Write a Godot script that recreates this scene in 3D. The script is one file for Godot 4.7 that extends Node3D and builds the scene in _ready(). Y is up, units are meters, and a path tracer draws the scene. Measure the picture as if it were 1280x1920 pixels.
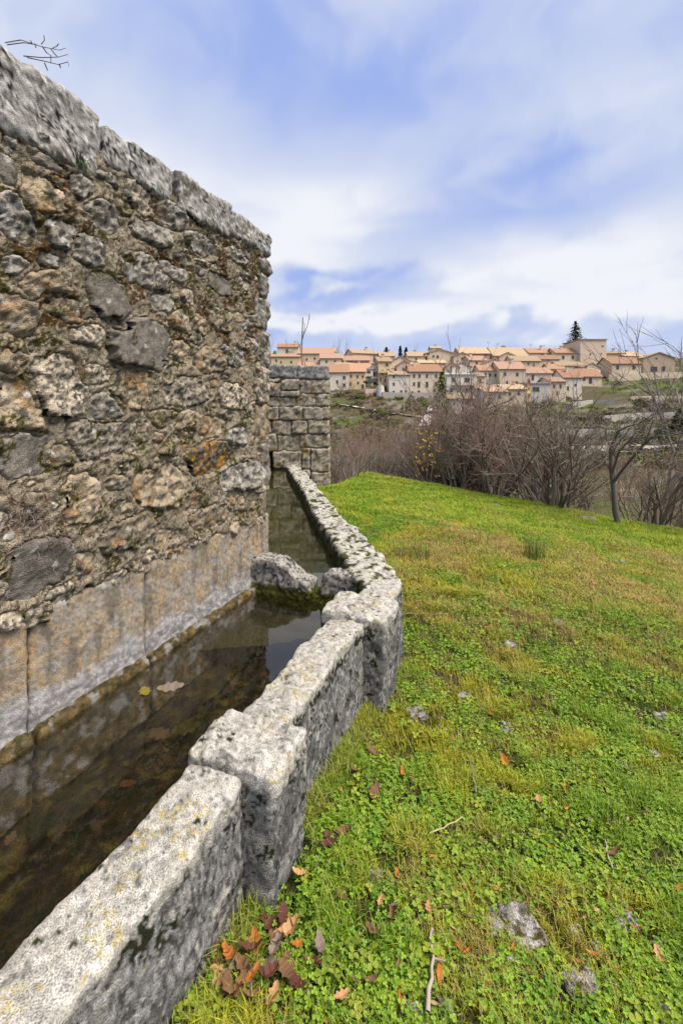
extends Node3D
# A stone drinking trough beside a rubble wall on a grassy slope, with a hill village beyond the valley.

const F := 853.0          # focal length of the photograph, in its pixels
const EYE := 1.5
const DX := 0.3703        # the near trough runs along (DX, DZ) in plan, DZ away from the camera
const DZ := 0.9289
const WALL_T := -1.8625
const WATER_NEAR := 0.18
const WATER_FAR := 0.255
const RIM := 0.4

var nz := FastNoiseLite.new()
var nc := FastNoiseLite.new()
var rng := RandomNumberGenerator.new()
var M := {}
var taken := {}

class G:
	var v := PackedVector3Array()
	var n := PackedVector3Array()
	var c := PackedColorArray()
	var uv := PackedVector2Array()
	var i := PackedInt32Array()
	func quad(a: Vector3, b: Vector3, d: Vector3, e: Vector3, col := Color.WHITE, u0 := Vector2.ZERO, u1 := Vector2.ZERO) -> void:
		var k := v.size()
		var nn := (d - a).cross(b - a).normalized()
		v.append_array(PackedVector3Array([a, b, d, e]))
		for j in 4:
			n.append(nn)
			c.append(col)
		uv.append_array(PackedVector2Array([Vector2(u0.x, u0.y), Vector2(u1.x, u0.y), Vector2(u1.x, u1.y), Vector2(u0.x, u1.y)]))
		i.append_array(PackedInt32Array([k, k + 1, k + 2, k, k + 2, k + 3]))
	func tri(a: Vector3, b: Vector3, d: Vector3, col := Color.WHITE) -> void:
		var k := v.size()
		var nn := (d - a).cross(b - a).normalized()
		v.append_array(PackedVector3Array([a, b, d]))
		for j in 3:
			n.append(nn)
			c.append(col)
			uv.append(Vector2.ZERO)
		i.append_array(PackedInt32Array([k, k + 1, k + 2]))
	func box(lo: Vector3, hi: Vector3, col := Color.WHITE) -> void:
		var p := []
		for q in 8:
			p.append(Vector3(hi.x if q & 1 else lo.x, hi.y if q & 2 else lo.y, hi.z if q & 4 else lo.z))
		quad(p[4], p[6], p[7], p[5], col, Vector2(lo.x, lo.y), Vector2(hi.x, hi.y))
		quad(p[1], p[3], p[2], p[0], col)
		quad(p[0], p[2], p[6], p[4], col)
		quad(p[5], p[7], p[3], p[1], col)
		quad(p[2], p[3], p[7], p[6], col)
		quad(p[0], p[4], p[5], p[1], col)
	# a tapered tube through points with radii
	func tube(pts: PackedVector3Array, rad: PackedFloat32Array, sides: int, col: Color) -> void:
		var base := v.size()
		var last := pts.size() - 1
		for k in pts.size():
			var t := (pts[mini(k + 1, last)] - pts[maxi(k - 1, 0)]).normalized()
			var a := t.cross(Vector3(0.31, 0.2, 0.93)).normalized()
			var b := t.cross(a)
			for s in sides:
				var ang := TAU * s / sides
				var d := a * cos(ang) + b * sin(ang)
				v.append(pts[k] + d * rad[k])
				n.append(d)
				c.append(col)
				uv.append(Vector2.ZERO)
		for k in last:
			for s in sides:
				var s2 := (s + 1) % sides
				var q := base + k * sides
				i.append_array(PackedInt32Array([q + s, q + sides + s2, q + s2, q + s, q + sides + s, q + sides + s2]))
	func mesh(off := Vector3.ZERO) -> ArrayMesh:
		var arr := []
		arr.resize(Mesh.ARRAY_MAX)
		if off != Vector3.ZERO:
			for k in v.size():
				v[k] -= off
		arr[Mesh.ARRAY_VERTEX] = v
		if c.size() == v.size():
			arr[Mesh.ARRAY_COLOR] = c
		arr[Mesh.ARRAY_INDEX] = i
		if uv.size() == v.size():
			arr[Mesh.ARRAY_TEX_UV] = uv
		if n.size() == v.size():
			arr[Mesh.ARRAY_NORMAL] = n
			var am := ArrayMesh.new()
			am.add_surface_from_arrays(Mesh.PRIMITIVE_TRIANGLES, arr)
			return am
		var st := SurfaceTool.new()
		st.create_from_arrays(arr)
		st.generate_normals()
		return st.commit()

# ------------------------------------------------------------------ names, labels, places
func numbered(called: String) -> String:
	taken[called] = taken.get(called, -1) + 1
	return called if taken[called] == 0 else "%s_%03d" % [called, taken[called]]

func tag(o: Node, label: String, category := "", group := "", kind := "") -> void:
	if label: o.set_meta("label", label)
	if category: o.set_meta("category", category)
	if group: o.set_meta("group", group)
	if kind: o.set_meta("kind", kind)

func thing(called: String, at: Vector3, label: String, category: String, group := "", turn := 0.0) -> Node3D:
	var o := Node3D.new()
	o.name = numbered(called)
	add_child(o)
	o.position = at
	o.rotation.y = turn
	tag(o, label, category, group)
	return o

# a part: the shape is given in world coordinates unless own is true
func part(called: String, g: G, m: Material, parent: Node3D, own := false) -> MeshInstance3D:
	var off := Vector3.ZERO
	if not own:
		var p: Node = parent
		while p != self and p is Node3D:
			off += p.position
			p = p.get_parent()
	var o := MeshInstance3D.new()
	o.name = called
	o.mesh = g.mesh(off)
	o.mesh.surface_set_material(0, m)
	parent.add_child(o, true)
	return o

# a top-level thing or piece of the setting that is one mesh
func single(called: String, g: G, m: Material, at: Vector3, label := "", category := "", group := "", kind := "") -> MeshInstance3D:
	var o := MeshInstance3D.new()
	o.name = numbered(called)
	o.mesh = g.mesh(at)
	o.mesh.surface_set_material(0, m)
	add_child(o)
	o.position = at
	tag(o, label, category, group, kind)
	return o

func copy(root: Node3D, at: Vector3, turn: float, size: float, label := "") -> Node3D:
	var c: Node3D = root.duplicate()
	c.name = numbered(str(root.name).rstrip("0123456789").trim_suffix("_"))
	add_child(c)
	c.position = at
	c.rotation.y = turn
	c.scale = Vector3.ONE * size
	if label: c.set_meta("label", label)
	return c

# along the near trough, across it, up
func W(s: float, t: float, y: float) -> Vector3:
	return Vector3(s * DX + t * DZ, y, -(s * DZ - t * DX))

# (s, y) on the face of the rubble wall, read off the photograph
func on_wall(px: float, py: float) -> Vector2:
	var k := (px - 640.0) / F
	var z := -WALL_T / (DX - DZ * k)
	return Vector2(k * z * DX + z * DZ, EYE - (py - 770.0) / F * z)

func at_depth(px: float, py: float, z: float) -> Vector3:
	return Vector3((px - 640.0) / F * z, EYE - (py - 770.0) / F * z, -z)

func on_ground(px: float, py: float) -> Vector3:
	var z := 0.6
	while z < 30.0:
		var x := (px - 640.0) / F * z
		if 770.0 + F * (EYE - height(x, z)) / z <= py:
			break
		z *= 1.004
	var xx := (px - 640.0) / F * z
	return Vector3(xx, height(xx, z), -z)

func N(p: Vector3, f: float) -> float:
	return nz.get_noise_3dv(p * f)

func C(p: Vector3, f: float) -> float:   # 0 at a cell's seed, about 1 at its rim
	return nc.get_noise_3dv(p * f) + 1.0

func sm(a: float, b: float, x: float) -> float:
	return smoothstep(a, b, x)

# ------------------------------------------------------------------ terrain
const VALLEY := [[0.0, -4.0], [20.0, -4.6], [32.0, -5.4], [50.0, -5.6], [70.0, -4.9], [90.0, -2.7], [110.0, 0.9], [122.0, 4.0], [134.0, 7.4], [152.0, 14.0], [176.0, 21.2], [205.0, 24.5], [260.0, 26.0], [400.0, 14.0], [900.0, -10.0]]

func valley(z: float) -> float:
	for k in VALLEY.size() - 1:
		if z < VALLEY[k + 1][0]:
			var t: float = (z - VALLEY[k][0]) / (VALLEY[k + 1][0] - VALLEY[k][0])
			return lerpf(VALLEY[k][1], VALLEY[k + 1][1], t)
	return VALLEY[VALLEY.size() - 1][1]

func brow(x: float) -> float:
	return minf(12.3 - 0.52 * x, 9.2 + 3.6 * maxf(x + 0.05, 0.0)) if x < 12.0 else 6.1

func height(x: float, z: float) -> float:
	var y := -0.06 * clampf(z - 1.4, -2.0, 1.6) - 0.12 * maxf(x, 0.0) - 0.02 * clampf(-x - 3.0, 0.0, 50.0)
	y += 0.035 * nz.get_noise_2d(x * 0.9, z * 0.9) + 0.012 * nz.get_noise_2d(x * 4.0 + 30.0, z * 4.0)
	y += 0.10 * exp(-pow((z - 6.4) / 1.6, 2.0)) * sm(0.0, 1.0, x) * exp(-pow((x - 1.6) / 1.6, 2.0))
	var b := z - brow(x)
	if b > 0.0:
		y -= 0.5 * b * b / (b + 2.5)
	var v := valley(z) + clampf((z - 45.0) / 40.0, 0.0, 1.0) * (1.1 * nz.get_noise_2d(x * 0.03, z * 0.03)) + 0.25 * nz.get_noise_2d(x * 0.2, z * 0.2)
	if z > 4.0:
		y = maxf(y, v)
	return y

func village_depth(py: float) -> float:   # how far off the ground of the village stands that high in the photograph
	var z := 100.0
	while z < 230.0:
		if 770.0 - F * (valley(z) - EYE) / z <= py:
			return z
		z += 0.5
	return 200.0

# ------------------------------------------------------------------ stone shapes
# a rounded box with a weathered surface; cf(world point, face normal) gives its colour
func rbox(xf: Transform3D, h: Vector3, r: float, cell: float, amp: float, freq: float, cf: String, df := "") -> G:
	var g := G.new()
	var inner := h - Vector3.ONE * r
	var seedoff := xf.origin * 3.7 + h * 11.0
	var cnt := Vector3i(maxi(4, ceili(2.0 * h.x / cell)), maxi(4, ceili(2.0 * h.y / cell)), maxi(4, ceili(2.0 * h.z / cell)))
	for a in 3:
		var b := (a + 1) % 3
		var d := (a + 2) % 3
		for sgn in [-1.0, 1.0]:
			var base := g.v.size()
			var nu: int = cnt[b]
			var nv: int = cnt[d]
			for iu in nu + 1:
				for iv in nv + 1:
					var q := Vector3.ZERO
					q[a] = sgn * h[a]
					q[b] = -h[b] + 2.0 * h[b] * iu / nu
					q[d] = -h[d] + 2.0 * h[d] * iv / nv
					var ic := q.clamp(-inner, inner)
					var nn := (q - ic).normalized()
					var p := ic + nn * r
					var s := p + seedoff
					var e := N(s, freq) * amp + N(s, freq * 3.7) * amp * 0.45 + N(s, freq * 13.0) * amp * 0.2
					p += nn * e
					if df:
						p = worn(df, p, h)
					var wp := xf * p
					g.v.append(wp)
					g.c.append(stone_color(cf, wp))
			for iu in nu:
				for iv in nv:
					var k := base + iu * (nv + 1) + iv
					if sgn > 0:
						g.i.append_array(PackedInt32Array([k, k + nv + 2, k + nv + 1, k, k + 1, k + nv + 2]))
					else:
						g.i.append_array(PackedInt32Array([k, k + nv + 1, k + nv + 2, k, k + nv + 2, k + 1]))
	return g

var quoin_kind := 0
var quoin_shift := 0.0

func stone_color(kind: String, p: Vector3) -> Color:
	match kind:
		"trough": return col_trough(p)
		"far_rim": return col_far_rim(p)
		"coping": return col_coping(p)
		"ashlar": return col_ashlar(p)
		"ledge": return col_ledge(p)
		"divider": return col_divider(p)
		"pier": return col_pier(p)
		"quoin": return col_rubble(p, quoin_kind, quoin_shift)
		"mortar": return col_mortar(p)
		"field": return col_field(p)
		"moss": return Color(0.14, 0.155, 0.02).lerp(Color(0.05, 0.05, 0.012), sm(-0.1, 0.2, N(p, 30.0)))
	return Color(0.3, 0.3, 0.3)

func col_field(p: Vector3) -> Color:
	var c := Color(0.38, 0.36, 0.335).lerp(Color(0.54, 0.51, 0.48), sm(-0.1, 0.25, N(p, 14.0)))
	c = c.lerp(Color(0.15, 0.14, 0.125), sm(0.1, 0.3, N(p + Vector3(3, 0, 0), 26.0)))
	return c.lerp(Color(0.10, 0.09, 0.03), sm(0.22, 0.32, N(p + Vector3(0, 3, 0), 18.0)))

func worn(how: String, p: Vector3, h: Vector3) -> Vector3:
	match how:
		"wave":   # the slab sags and swells a little along its length, and its inner edge is worn lower
			var k := sm(-h.y, h.y, p.y)
			p.y += k * (0.022 * N(Vector3(p.z * 1.0, h.z * 9.0, 0), 3.1) - 0.016 * sm(0.2, -1.0, p.x / h.x))
			p.x += 0.018 * N(Vector3(0, 4.0, p.z + h.z * 5.0), 3.4) * k
		"waist":
			p.x *= 1.0 - 0.10 * sm(h.y * 0.7, -h.y, p.y)
			p.y += 0.014 * N(Vector3(p.x, 0, p.z + h.x * 7.0), 9.0)
		"left":
			p.y -= sm(-0.4, 1.0, p.x / h.x) * 0.125 * sm(-h.y, h.y, p.y)
			p.x -= 0.05 * sm(0.2, 1.0, p.x / h.x) * sm(-0.2 * h.y, h.y, p.y)
		"right":
			p.x += 0.04 * sm(-0.2, -1.0, p.x / h.x) * sm(-0.2 * h.y, h.y, p.y)
	return p

# frame of the near trough: x across (away from the wall), y up, z back along the run
func trough_xf(s: float, t: float, y: float) -> Transform3D:
	return Transform3D(Basis(Vector3(DZ, 0, DX), Vector3.UP, Vector3(-DX, 0, DZ)), W(s, t, y))

# ------------------------------------------------------------------ stone colours (linear): crusts, lichen, algae and pores with outlines of their own
var rim_top := 0.4

func col_trough(p: Vector3) -> Color:
	var ragged := 0.035 * N(p, 9.0) + 0.03 * N(p, 31.0) + 0.012 * N(p, 90.0)
	var edge := p.y - rim_top + 0.045 + ragged
	var crust := sm(-0.010, 0.012, edge)
	var stray := 0.6 * N(p + Vector3(2, 7, 1), 7.0) + 0.5 * N(p + Vector3(2, 7, 1), 24.0)
	crust = lerpf(crust, 1.0 - crust, 0.8 * sm(0.29, 0.36, stray))
	# weathered white crust of the upper faces
	var top := Color(0.64, 0.615, 0.57).lerp(Color(0.50, 0.485, 0.45), sm(-0.1, 0.3, N(p, 14.0)))
	top = top.lerp(Color(0.68, 0.67, 0.64), sm(0.1, 0.3, N(p + Vector3(7, 0, 0), 22.0)))
	top = top.lerp(Color(0.36, 0.35, 0.33), sm(0.2, 0.36, N(p + Vector3(3, 1, 0), 34.0)))
	if C(p + Vector3(0.5, 0, 0), 52.0) < 0.14 + 0.2 * N(p, 6.0):
		top = Color(0.15, 0.145, 0.14)
	if N(p + Vector3(0, 9, 0), 7.0) > 0.20 and N(p, 62.0) > 0.16:
		top = top.lerp(Color(0.50, 0.40, 0.08), 0.7)
	if N(p + Vector3(4, 0, 4), 5.0) > 0.28 and C(p, 30.0) < 0.33:
		top = Color(0.035, 0.04, 0.012)
	var ros := C(p + Vector3(0, 0, 3), 9.0)
	if ros < 0.42 and ros > 0.30 + 0.1 * N(p, 30.0):
		top = top.lerp(Color(0.46, 0.45, 0.42), 0.6)
	# grey flanks: algae, pale scour streaks that run down, black moss under the lip of the crust
	var q := Vector3(p.x, p.y * 0.45, p.z)
	var side := Color(0.20, 0.20, 0.205).lerp(Color(0.36, 0.36, 0.365), sm(-0.15, 0.3, N(q, 38.0)))
	side = side.lerp(Color(0.055, 0.055, 0.058), sm(0.05, 0.3, N(q + Vector3(2, 0, 0), 44.0)) * 0.85)
	side = side.lerp(Color(0.48, 0.48, 0.48), sm(0.24, 0.36, N(q + Vector3(5, 5, 0), 66.0)) * 0.7)
	side = side.lerp(Color(0.33, 0.32, 0.29), sm(0.1, 0.34, N(q + Vector3(1, 0, 8), 5.0)) * 0.55)
	side = side.lerp(Color(0.075, 0.075, 0.08), sm(0.1, 0.3, N(p + Vector3(9, 0, 2), 4.0)) * 0.6)
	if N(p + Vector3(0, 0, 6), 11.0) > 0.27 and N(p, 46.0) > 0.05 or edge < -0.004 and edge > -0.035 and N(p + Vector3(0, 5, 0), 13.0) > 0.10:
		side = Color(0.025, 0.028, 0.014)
	return side.lerp(top, crust)

func col_far_rim(p: Vector3) -> Color:
	var c := col_trough(p)
	if N(p + Vector3(1, 2, 3), 9.0) > 0.22:
		c = Color(0.10, 0.10, 0.02).lerp(Color(0.04, 0.05, 0.015), sm(-0.2, 0.2, N(p, 40.0)))
	if p.y < WATER_FAR + 0.09 + 0.08 * N(p, 8.0):
		c = c.lerp(Color(0.10, 0.095, 0.03), 0.8)
	return c

func col_coping(p: Vector3) -> Color:
	var c := Color(0.38, 0.375, 0.37).lerp(Color(0.52, 0.52, 0.52), sm(-0.1, 0.3, N(p, 18.0)))
	c = c.lerp(Color(0.21, 0.195, 0.165), sm(0.02, 0.34, N(p + Vector3(3, 0, 0), 5.0)) * 0.8)
	c = c.lerp(Color(0.66, 0.66, 0.66), sm(0.16, 0.28, N(p + Vector3(0, 4, 0), 27.0)))
	c = c.lerp(Color(0.16, 0.155, 0.145), sm(0.15, 0.3, N(p + Vector3(0, 0, 5), 44.0)))
	if N(p + Vector3(6, 0, 1), 5.0) > 0.22 and N(p, 40.0) > 0.12:
		c = Color(0.022, 0.022, 0.02)
	if C(p, 15.0) < 0.17:
		c = Color(0.74, 0.74, 0.72)
	return c

const TINT := [[0.66, 0.575, 0.455], [0.34, 0.31, 0.275], [0.56, 0.455, 0.325], [0.37, 0.345, 0.31], [0.46, 0.385, 0.275], [0.42, 0.33, 0.22], [0.75, 0.72, 0.65]]

func col_rubble(p: Vector3, kind: int, shift: float) -> Color:
	var t: Array = TINT[kind]
	var c := Color(t[0], t[1], t[2]) * (1.0 + shift)
	c = c.lerp(c * 0.62, sm(-0.1, 0.35, N(p + Vector3(2, 2, 2), 12.0)))
	if kind == 0:
		c = c.lerp(Color(0.25, 0.235, 0.215), sm(0.08, 0.24, N(p, 27.0)))
		c = c.lerp(Color(0.07, 0.066, 0.06), sm(0.22, 0.32, N(p + Vector3(9, 0, 0), 33.0)))
	elif kind == 2 or kind == 4:
		c = c.lerp(Color(0.16, 0.15, 0.13), sm(0.12, 0.3, N(p, 15.0)))
		c = c.lerp(Color(0.40, 0.23, 0.09), sm(0.2, 0.4, N(p + Vector3(0, 3, 0), 7.0)) * 0.7)
		c = c.lerp(Color(0.46, 0.40, 0.31), sm(0.18, 0.3, N(p + Vector3(5, 3, 0), 26.0)) * 0.7)
	elif kind == 3:
		c = c.lerp(Color(0.11, 0.105, 0.095), sm(0.1, 0.3, N(p, 26.0)))
		c = c.lerp(Color(0.50, 0.455, 0.38), sm(0.08, 0.3, N(p + Vector3(4, 3, 1), 18.0)) * 0.8)
		if N(p + Vector3(1, 5, 0), 14.0) > 0.27:
			c = Color(0.56, 0.55, 0.53)
	elif kind == 5:
		c = c.lerp(Color(0.50, 0.25, 0.05), sm(0.05, 0.2, N(p + Vector3(0, 1, 0), 10.0) + 0.5 * N(p, 30.0)))
		c = c.lerp(Color(0.10, 0.10, 0.11), sm(0.2, 0.3, N(p, 17.0)))
	if kind != 6 and C(p + Vector3(0, 0, 2), 13.0) < 0.17:
		c = Color(0.58, 0.57, 0.55)
	if N(p + Vector3(8, 8, 0), 5.0) > 0.30 and N(p, 45.0) > 0.0:
		c = Color(0.09, 0.085, 0.02)
	return c

func col_mortar(p: Vector3) -> Color:
	var c := Color(0.51, 0.435, 0.325).lerp(Color(0.36, 0.305, 0.215), sm(-0.15, 0.3, N(p, 6.0)))
	c = c.lerp(Color(0.52, 0.46, 0.36), sm(0.1, 0.3, N(p + Vector3(4, 0, 0), 26.0)) * 0.8)
	c = c.lerp(Color(0.10, 0.088, 0.065), sm(0.14, 0.3, N(p + Vector3(0, 6, 0), 36.0)) * 0.85)
	if C(p, 42.0) < 0.24:
		c = Color(0.42, 0.385, 0.32)
	if N(p + Vector3(8, 8, 0), 5.0) > 0.27 and N(p, 45.0) > -0.06:
		c = Color(0.10, 0.09, 0.018)
	if p.y > 1.85 and N(p + Vector3(2, 0, 9), 4.0) > 0.14 and N(p, 60.0) > -0.1:
		c = Color(0.12, 0.066, 0.024)
	return c

func col_ashlar(p: Vector3) -> Color:
	var c := Color(0.45, 0.38, 0.295).lerp(Color(0.51, 0.385, 0.245), sm(-0.1, 0.25, N(p * Vector3(1, 0.55, 1), 5.0)))
	c = c.lerp(Color(0.40, 0.38, 0.35), sm(-0.15, 0.2, N(p + Vector3(0, 7, 0), 6.0) + 0.4 * N(p, 25.0)))
	c = c.lerp(Color(0.24, 0.20, 0.15), sm(0.08, 0.3, N(p + Vector3(5, 0, 0), 36.0)) * 0.75)
	c = c.lerp(Color(0.50, 0.33, 0.13), sm(0.16, 0.3, N(p + Vector3(0, 0, 8), 30.0)) * 0.5)
	if C(p, 30.0) < 0.16:
		c = Color(0.52, 0.50, 0.46)
	c = c.lerp(Color(0.15, 0.14, 0.125), sm(0.2, 0.3, N(p * Vector3(1, 0.3, 1) + Vector3(6, 0, 0), 9.0)) * 0.6)
	# lime left by the water along the foot, with a ragged upper edge, and the old waterline in it
	var up := p.y - WATER_NEAR + 0.07 * N(p, 4.0) + 0.05 * N(p, 15.0) + 0.03 * N(p, 44.0)
	var lime := Color(0.56, 0.56, 0.59).lerp(Color(0.30, 0.30, 0.32), sm(-0.05, 0.25, N(p * Vector3(1, 3, 1), 12.0)))
	c = c.lerp(lime, sm(0.19, 0.13, up) * (0.75 + 0.25 * sm(-0.2, 0.2, N(p, 40.0))))
	if up < 0.105 and up > 0.06 and N(p, 33.0) > -0.18:
		c = c.lerp(Color(0.23, 0.23, 0.24), 0.7)
	if p.y > 0.655 and N(p, 9.0) > 0.1:
		c = Color(0.58, 0.56, 0.53)
	return c

func col_ledge(p: Vector3) -> Color:
	var c := Color(0.15, 0.115, 0.055).lerp(Color(0.07, 0.06, 0.025), sm(-0.1, 0.25, N(p, 24.0)))
	c = c.lerp(Color(0.26, 0.18, 0.08), sm(0.1, 0.3, N(p + Vector3(3, 0, 0), 14.0)))
	return c.lerp(Color(0.34, 0.33, 0.31), sm(0.18, 0.3, N(p + Vector3(0, 3, 0), 9.0)))

func col_divider(p: Vector3) -> Color:
	var ragged := 0.02 * N(p, 12.0) + 0.02 * N(p, 40.0)
	var c := Color(0.44, 0.42, 0.39).lerp(Color(0.20, 0.195, 0.19), sm(0.0, 0.3, N(p, 14.0)))
	c = c.lerp(Color(0.07, 0.07, 0.065), sm(0.15, 0.28, N(p + Vector3(2, 2, 0), 26.0)))
	return c.lerp(Color(0.10, 0.105, 0.018).lerp(Color(0.05, 0.045, 0.015), sm(-0.1, 0.2, N(p, 30.0))), sm(0.26, 0.235, p.y + ragged))

func col_pier(p: Vector3) -> Color:
	var c := Color(0.52, 0.46, 0.37).lerp(Color(0.35, 0.315, 0.26), sm(-0.1, 0.3, N(p, 3.0)))
	c = c.lerp(Color(0.20, 0.185, 0.16), sm(0.1, 0.3, N(p + Vector3(3, 3, 0), 12.0)))
	c = c.lerp(Color(0.62, 0.58, 0.50), sm(0.15, 0.3, N(p + Vector3(0, 3, 3), 14.0)))
	c = c.lerp(Color(0.30, 0.20, 0.055), sm(0.26, 0.36, N(p + Vector3(0, 6, 3), 4.0)) * 0.8)
	return c.lerp(Color(0.43, 0.43, 0.43).lerp(Color(0.20, 0.20, 0.20), sm(0.0, 0.3, N(p, 12.0))), sm(2.12, 2.2, p.y + 0.1 * N(p, 6.0)))

# ------------------------------------------------------------------ materials
func noise_l8(kind: int, freq: float, oct: int, seed_: int, size := 512) -> PackedByteArray:
	var f := FastNoiseLite.new()
	f.noise_type = kind
	f.frequency = freq
	f.seed = seed_
	f.fractal_type = FastNoiseLite.FRACTAL_FBM if oct > 1 else FastNoiseLite.FRACTAL_NONE
	f.fractal_octaves = oct
	f.cellular_return_type = FastNoiseLite.RETURN_DISTANCE
	var im := f.get_seamless_image(size, size)
	im.convert(Image.FORMAT_L8)
	return im.get_data()

func grey_texture(data: PackedByteArray, size := 512) -> ImageTexture:
	return ImageTexture.create_from_image(Image.create_from_data(size, size, false, Image.FORMAT_L8, data))

# a grain to multiply with the stone's own colour, and its relief
func grain(seed_: int, low: float, pits: float, fine: float) -> Array:
	var a := noise_l8(FastNoiseLite.TYPE_SIMPLEX_SMOOTH, 0.02, 5, seed_)
	var b := noise_l8(FastNoiseLite.TYPE_SIMPLEX_SMOOTH, 0.11, 3, seed_ + 1)
	var cc := noise_l8(FastNoiseLite.TYPE_CELLULAR, 0.06, 1, seed_ + 2)
	var col := PackedByteArray()
	var hgt := PackedByteArray()
	col.resize(a.size())
	hgt.resize(a.size())
	for k in a.size():
		var x := a[k] / 255.0
		var y := b[k] / 255.0
		var h := 0.45 * x + fine * (y - 0.5) + 0.3
		var v := lerpf(low, 1.0, clampf((x - 0.25) * 1.2, 0.0, 1.0)) * (1.0 - fine * 0.9 * clampf((0.5 - y) * 2.6, -0.4, 1.0))
		if cc[k] < pits * 255.0 * (0.5 + x):
			h -= 0.25
			v *= 0.55
		col[k] = clampi(int(pow(clampf(v, 0.0, 1.0), 0.4545) * 255.0), 0, 255)
		hgt[k] = clampi(int(h * 255.0), 0, 255)
	return [grey_texture(col), grey_texture(hgt)]

func stone_material(gr: Array, per_metre: float, relief: float, rough := 0.95) -> StandardMaterial3D:
	var m := StandardMaterial3D.new()
	m.vertex_color_use_as_albedo = true
	m.albedo_texture = gr[0]
	m.heightmap_enabled = true
	m.heightmap_texture = gr[1]
	m.heightmap_scale = relief
	m.uv1_triplanar = true
	m.uv1_scale = Vector3.ONE * per_metre
	m.roughness = rough
	m.metallic_specular = 0.3
	return m

func plain(c: Color, rough := 0.9, spec := 0.4) -> StandardMaterial3D:
	var m := StandardMaterial3D.new()
	m.albedo_color = c.linear_to_srgb()
	m.roughness = rough
	m.metallic_specular = spec
	return m

func tinted(rough := 0.85, back := 0.0) -> StandardMaterial3D:
	var m := StandardMaterial3D.new()
	m.vertex_color_use_as_albedo = true
	m.roughness = rough
	m.metallic_specular = 0.35
	m.cull_mode = BaseMaterial3D.CULL_DISABLED
	if back > 0.0:
		m.backlight_enabled = true
		m.backlight = Color(back, back, back)
	return m

func materials() -> void:
	var ga := grain(11, 0.55, 0.09, 0.75)
	var gb := grain(51, 0.58, 0.2, 0.85)
	M.smooth = grain(71, 0.8, 0.04, 0.3)
	M.stone = stone_material(ga, 3.2, 0.4)
	M.rubble = stone_material(gb, 3.4, 0.8)
	M.mortar = stone_material(gb, 3.1, 1.6)
	M.soil = stone_material(gb, 1.3, 1.5)
	M.hill = stone_material(gb, 0.11, 0.0)
	M.road = plain(Color(0.50, 0.47, 0.43))
	M.tint = tinted()
	M.leaf = tinted(0.7, 0.35)
	M.blade = tinted(0.6, 0.5)
	M.bark = tinted(0.95)
	M.needle = tinted(0.8, 0.2)
	M.bed = stone_material(gb, 1.6, 1.0, 0.8)
	M.bed.albedo_color = Color(0.36, 0.36, 0.33).linear_to_srgb()
	for w in [["water_near", 0.25, Color(0.010, 0.010, 0.004), 0.0], ["water_far", 0.30, Color(0.055, 0.06, 0.018), 0.5]]:
		var m := StandardMaterial3D.new()
		m.transparency = BaseMaterial3D.TRANSPARENCY_ALPHA
		var cc: Color = w[2]
		m.albedo_color = Color(cc.linear_to_srgb(), w[1])
		m.roughness = 0.02
		m.metallic_specular = 0.5
		var f := FastNoiseLite.new()
		f.frequency = 0.012
		f.fractal_octaves = 3
		var im := f.get_seamless_image(256, 256)
		im.bump_map_to_normal_map(2.0)
		if w[3] > 0.0:
			m.normal_enabled = true
			m.normal_texture = ImageTexture.create_from_image(im)
			m.normal_scale = 0.10 * w[3]
			m.uv1_triplanar = true
			m.uv1_scale = Vector3(2.0, 2.0, 5.0)
		M[w[0]] = m

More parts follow.
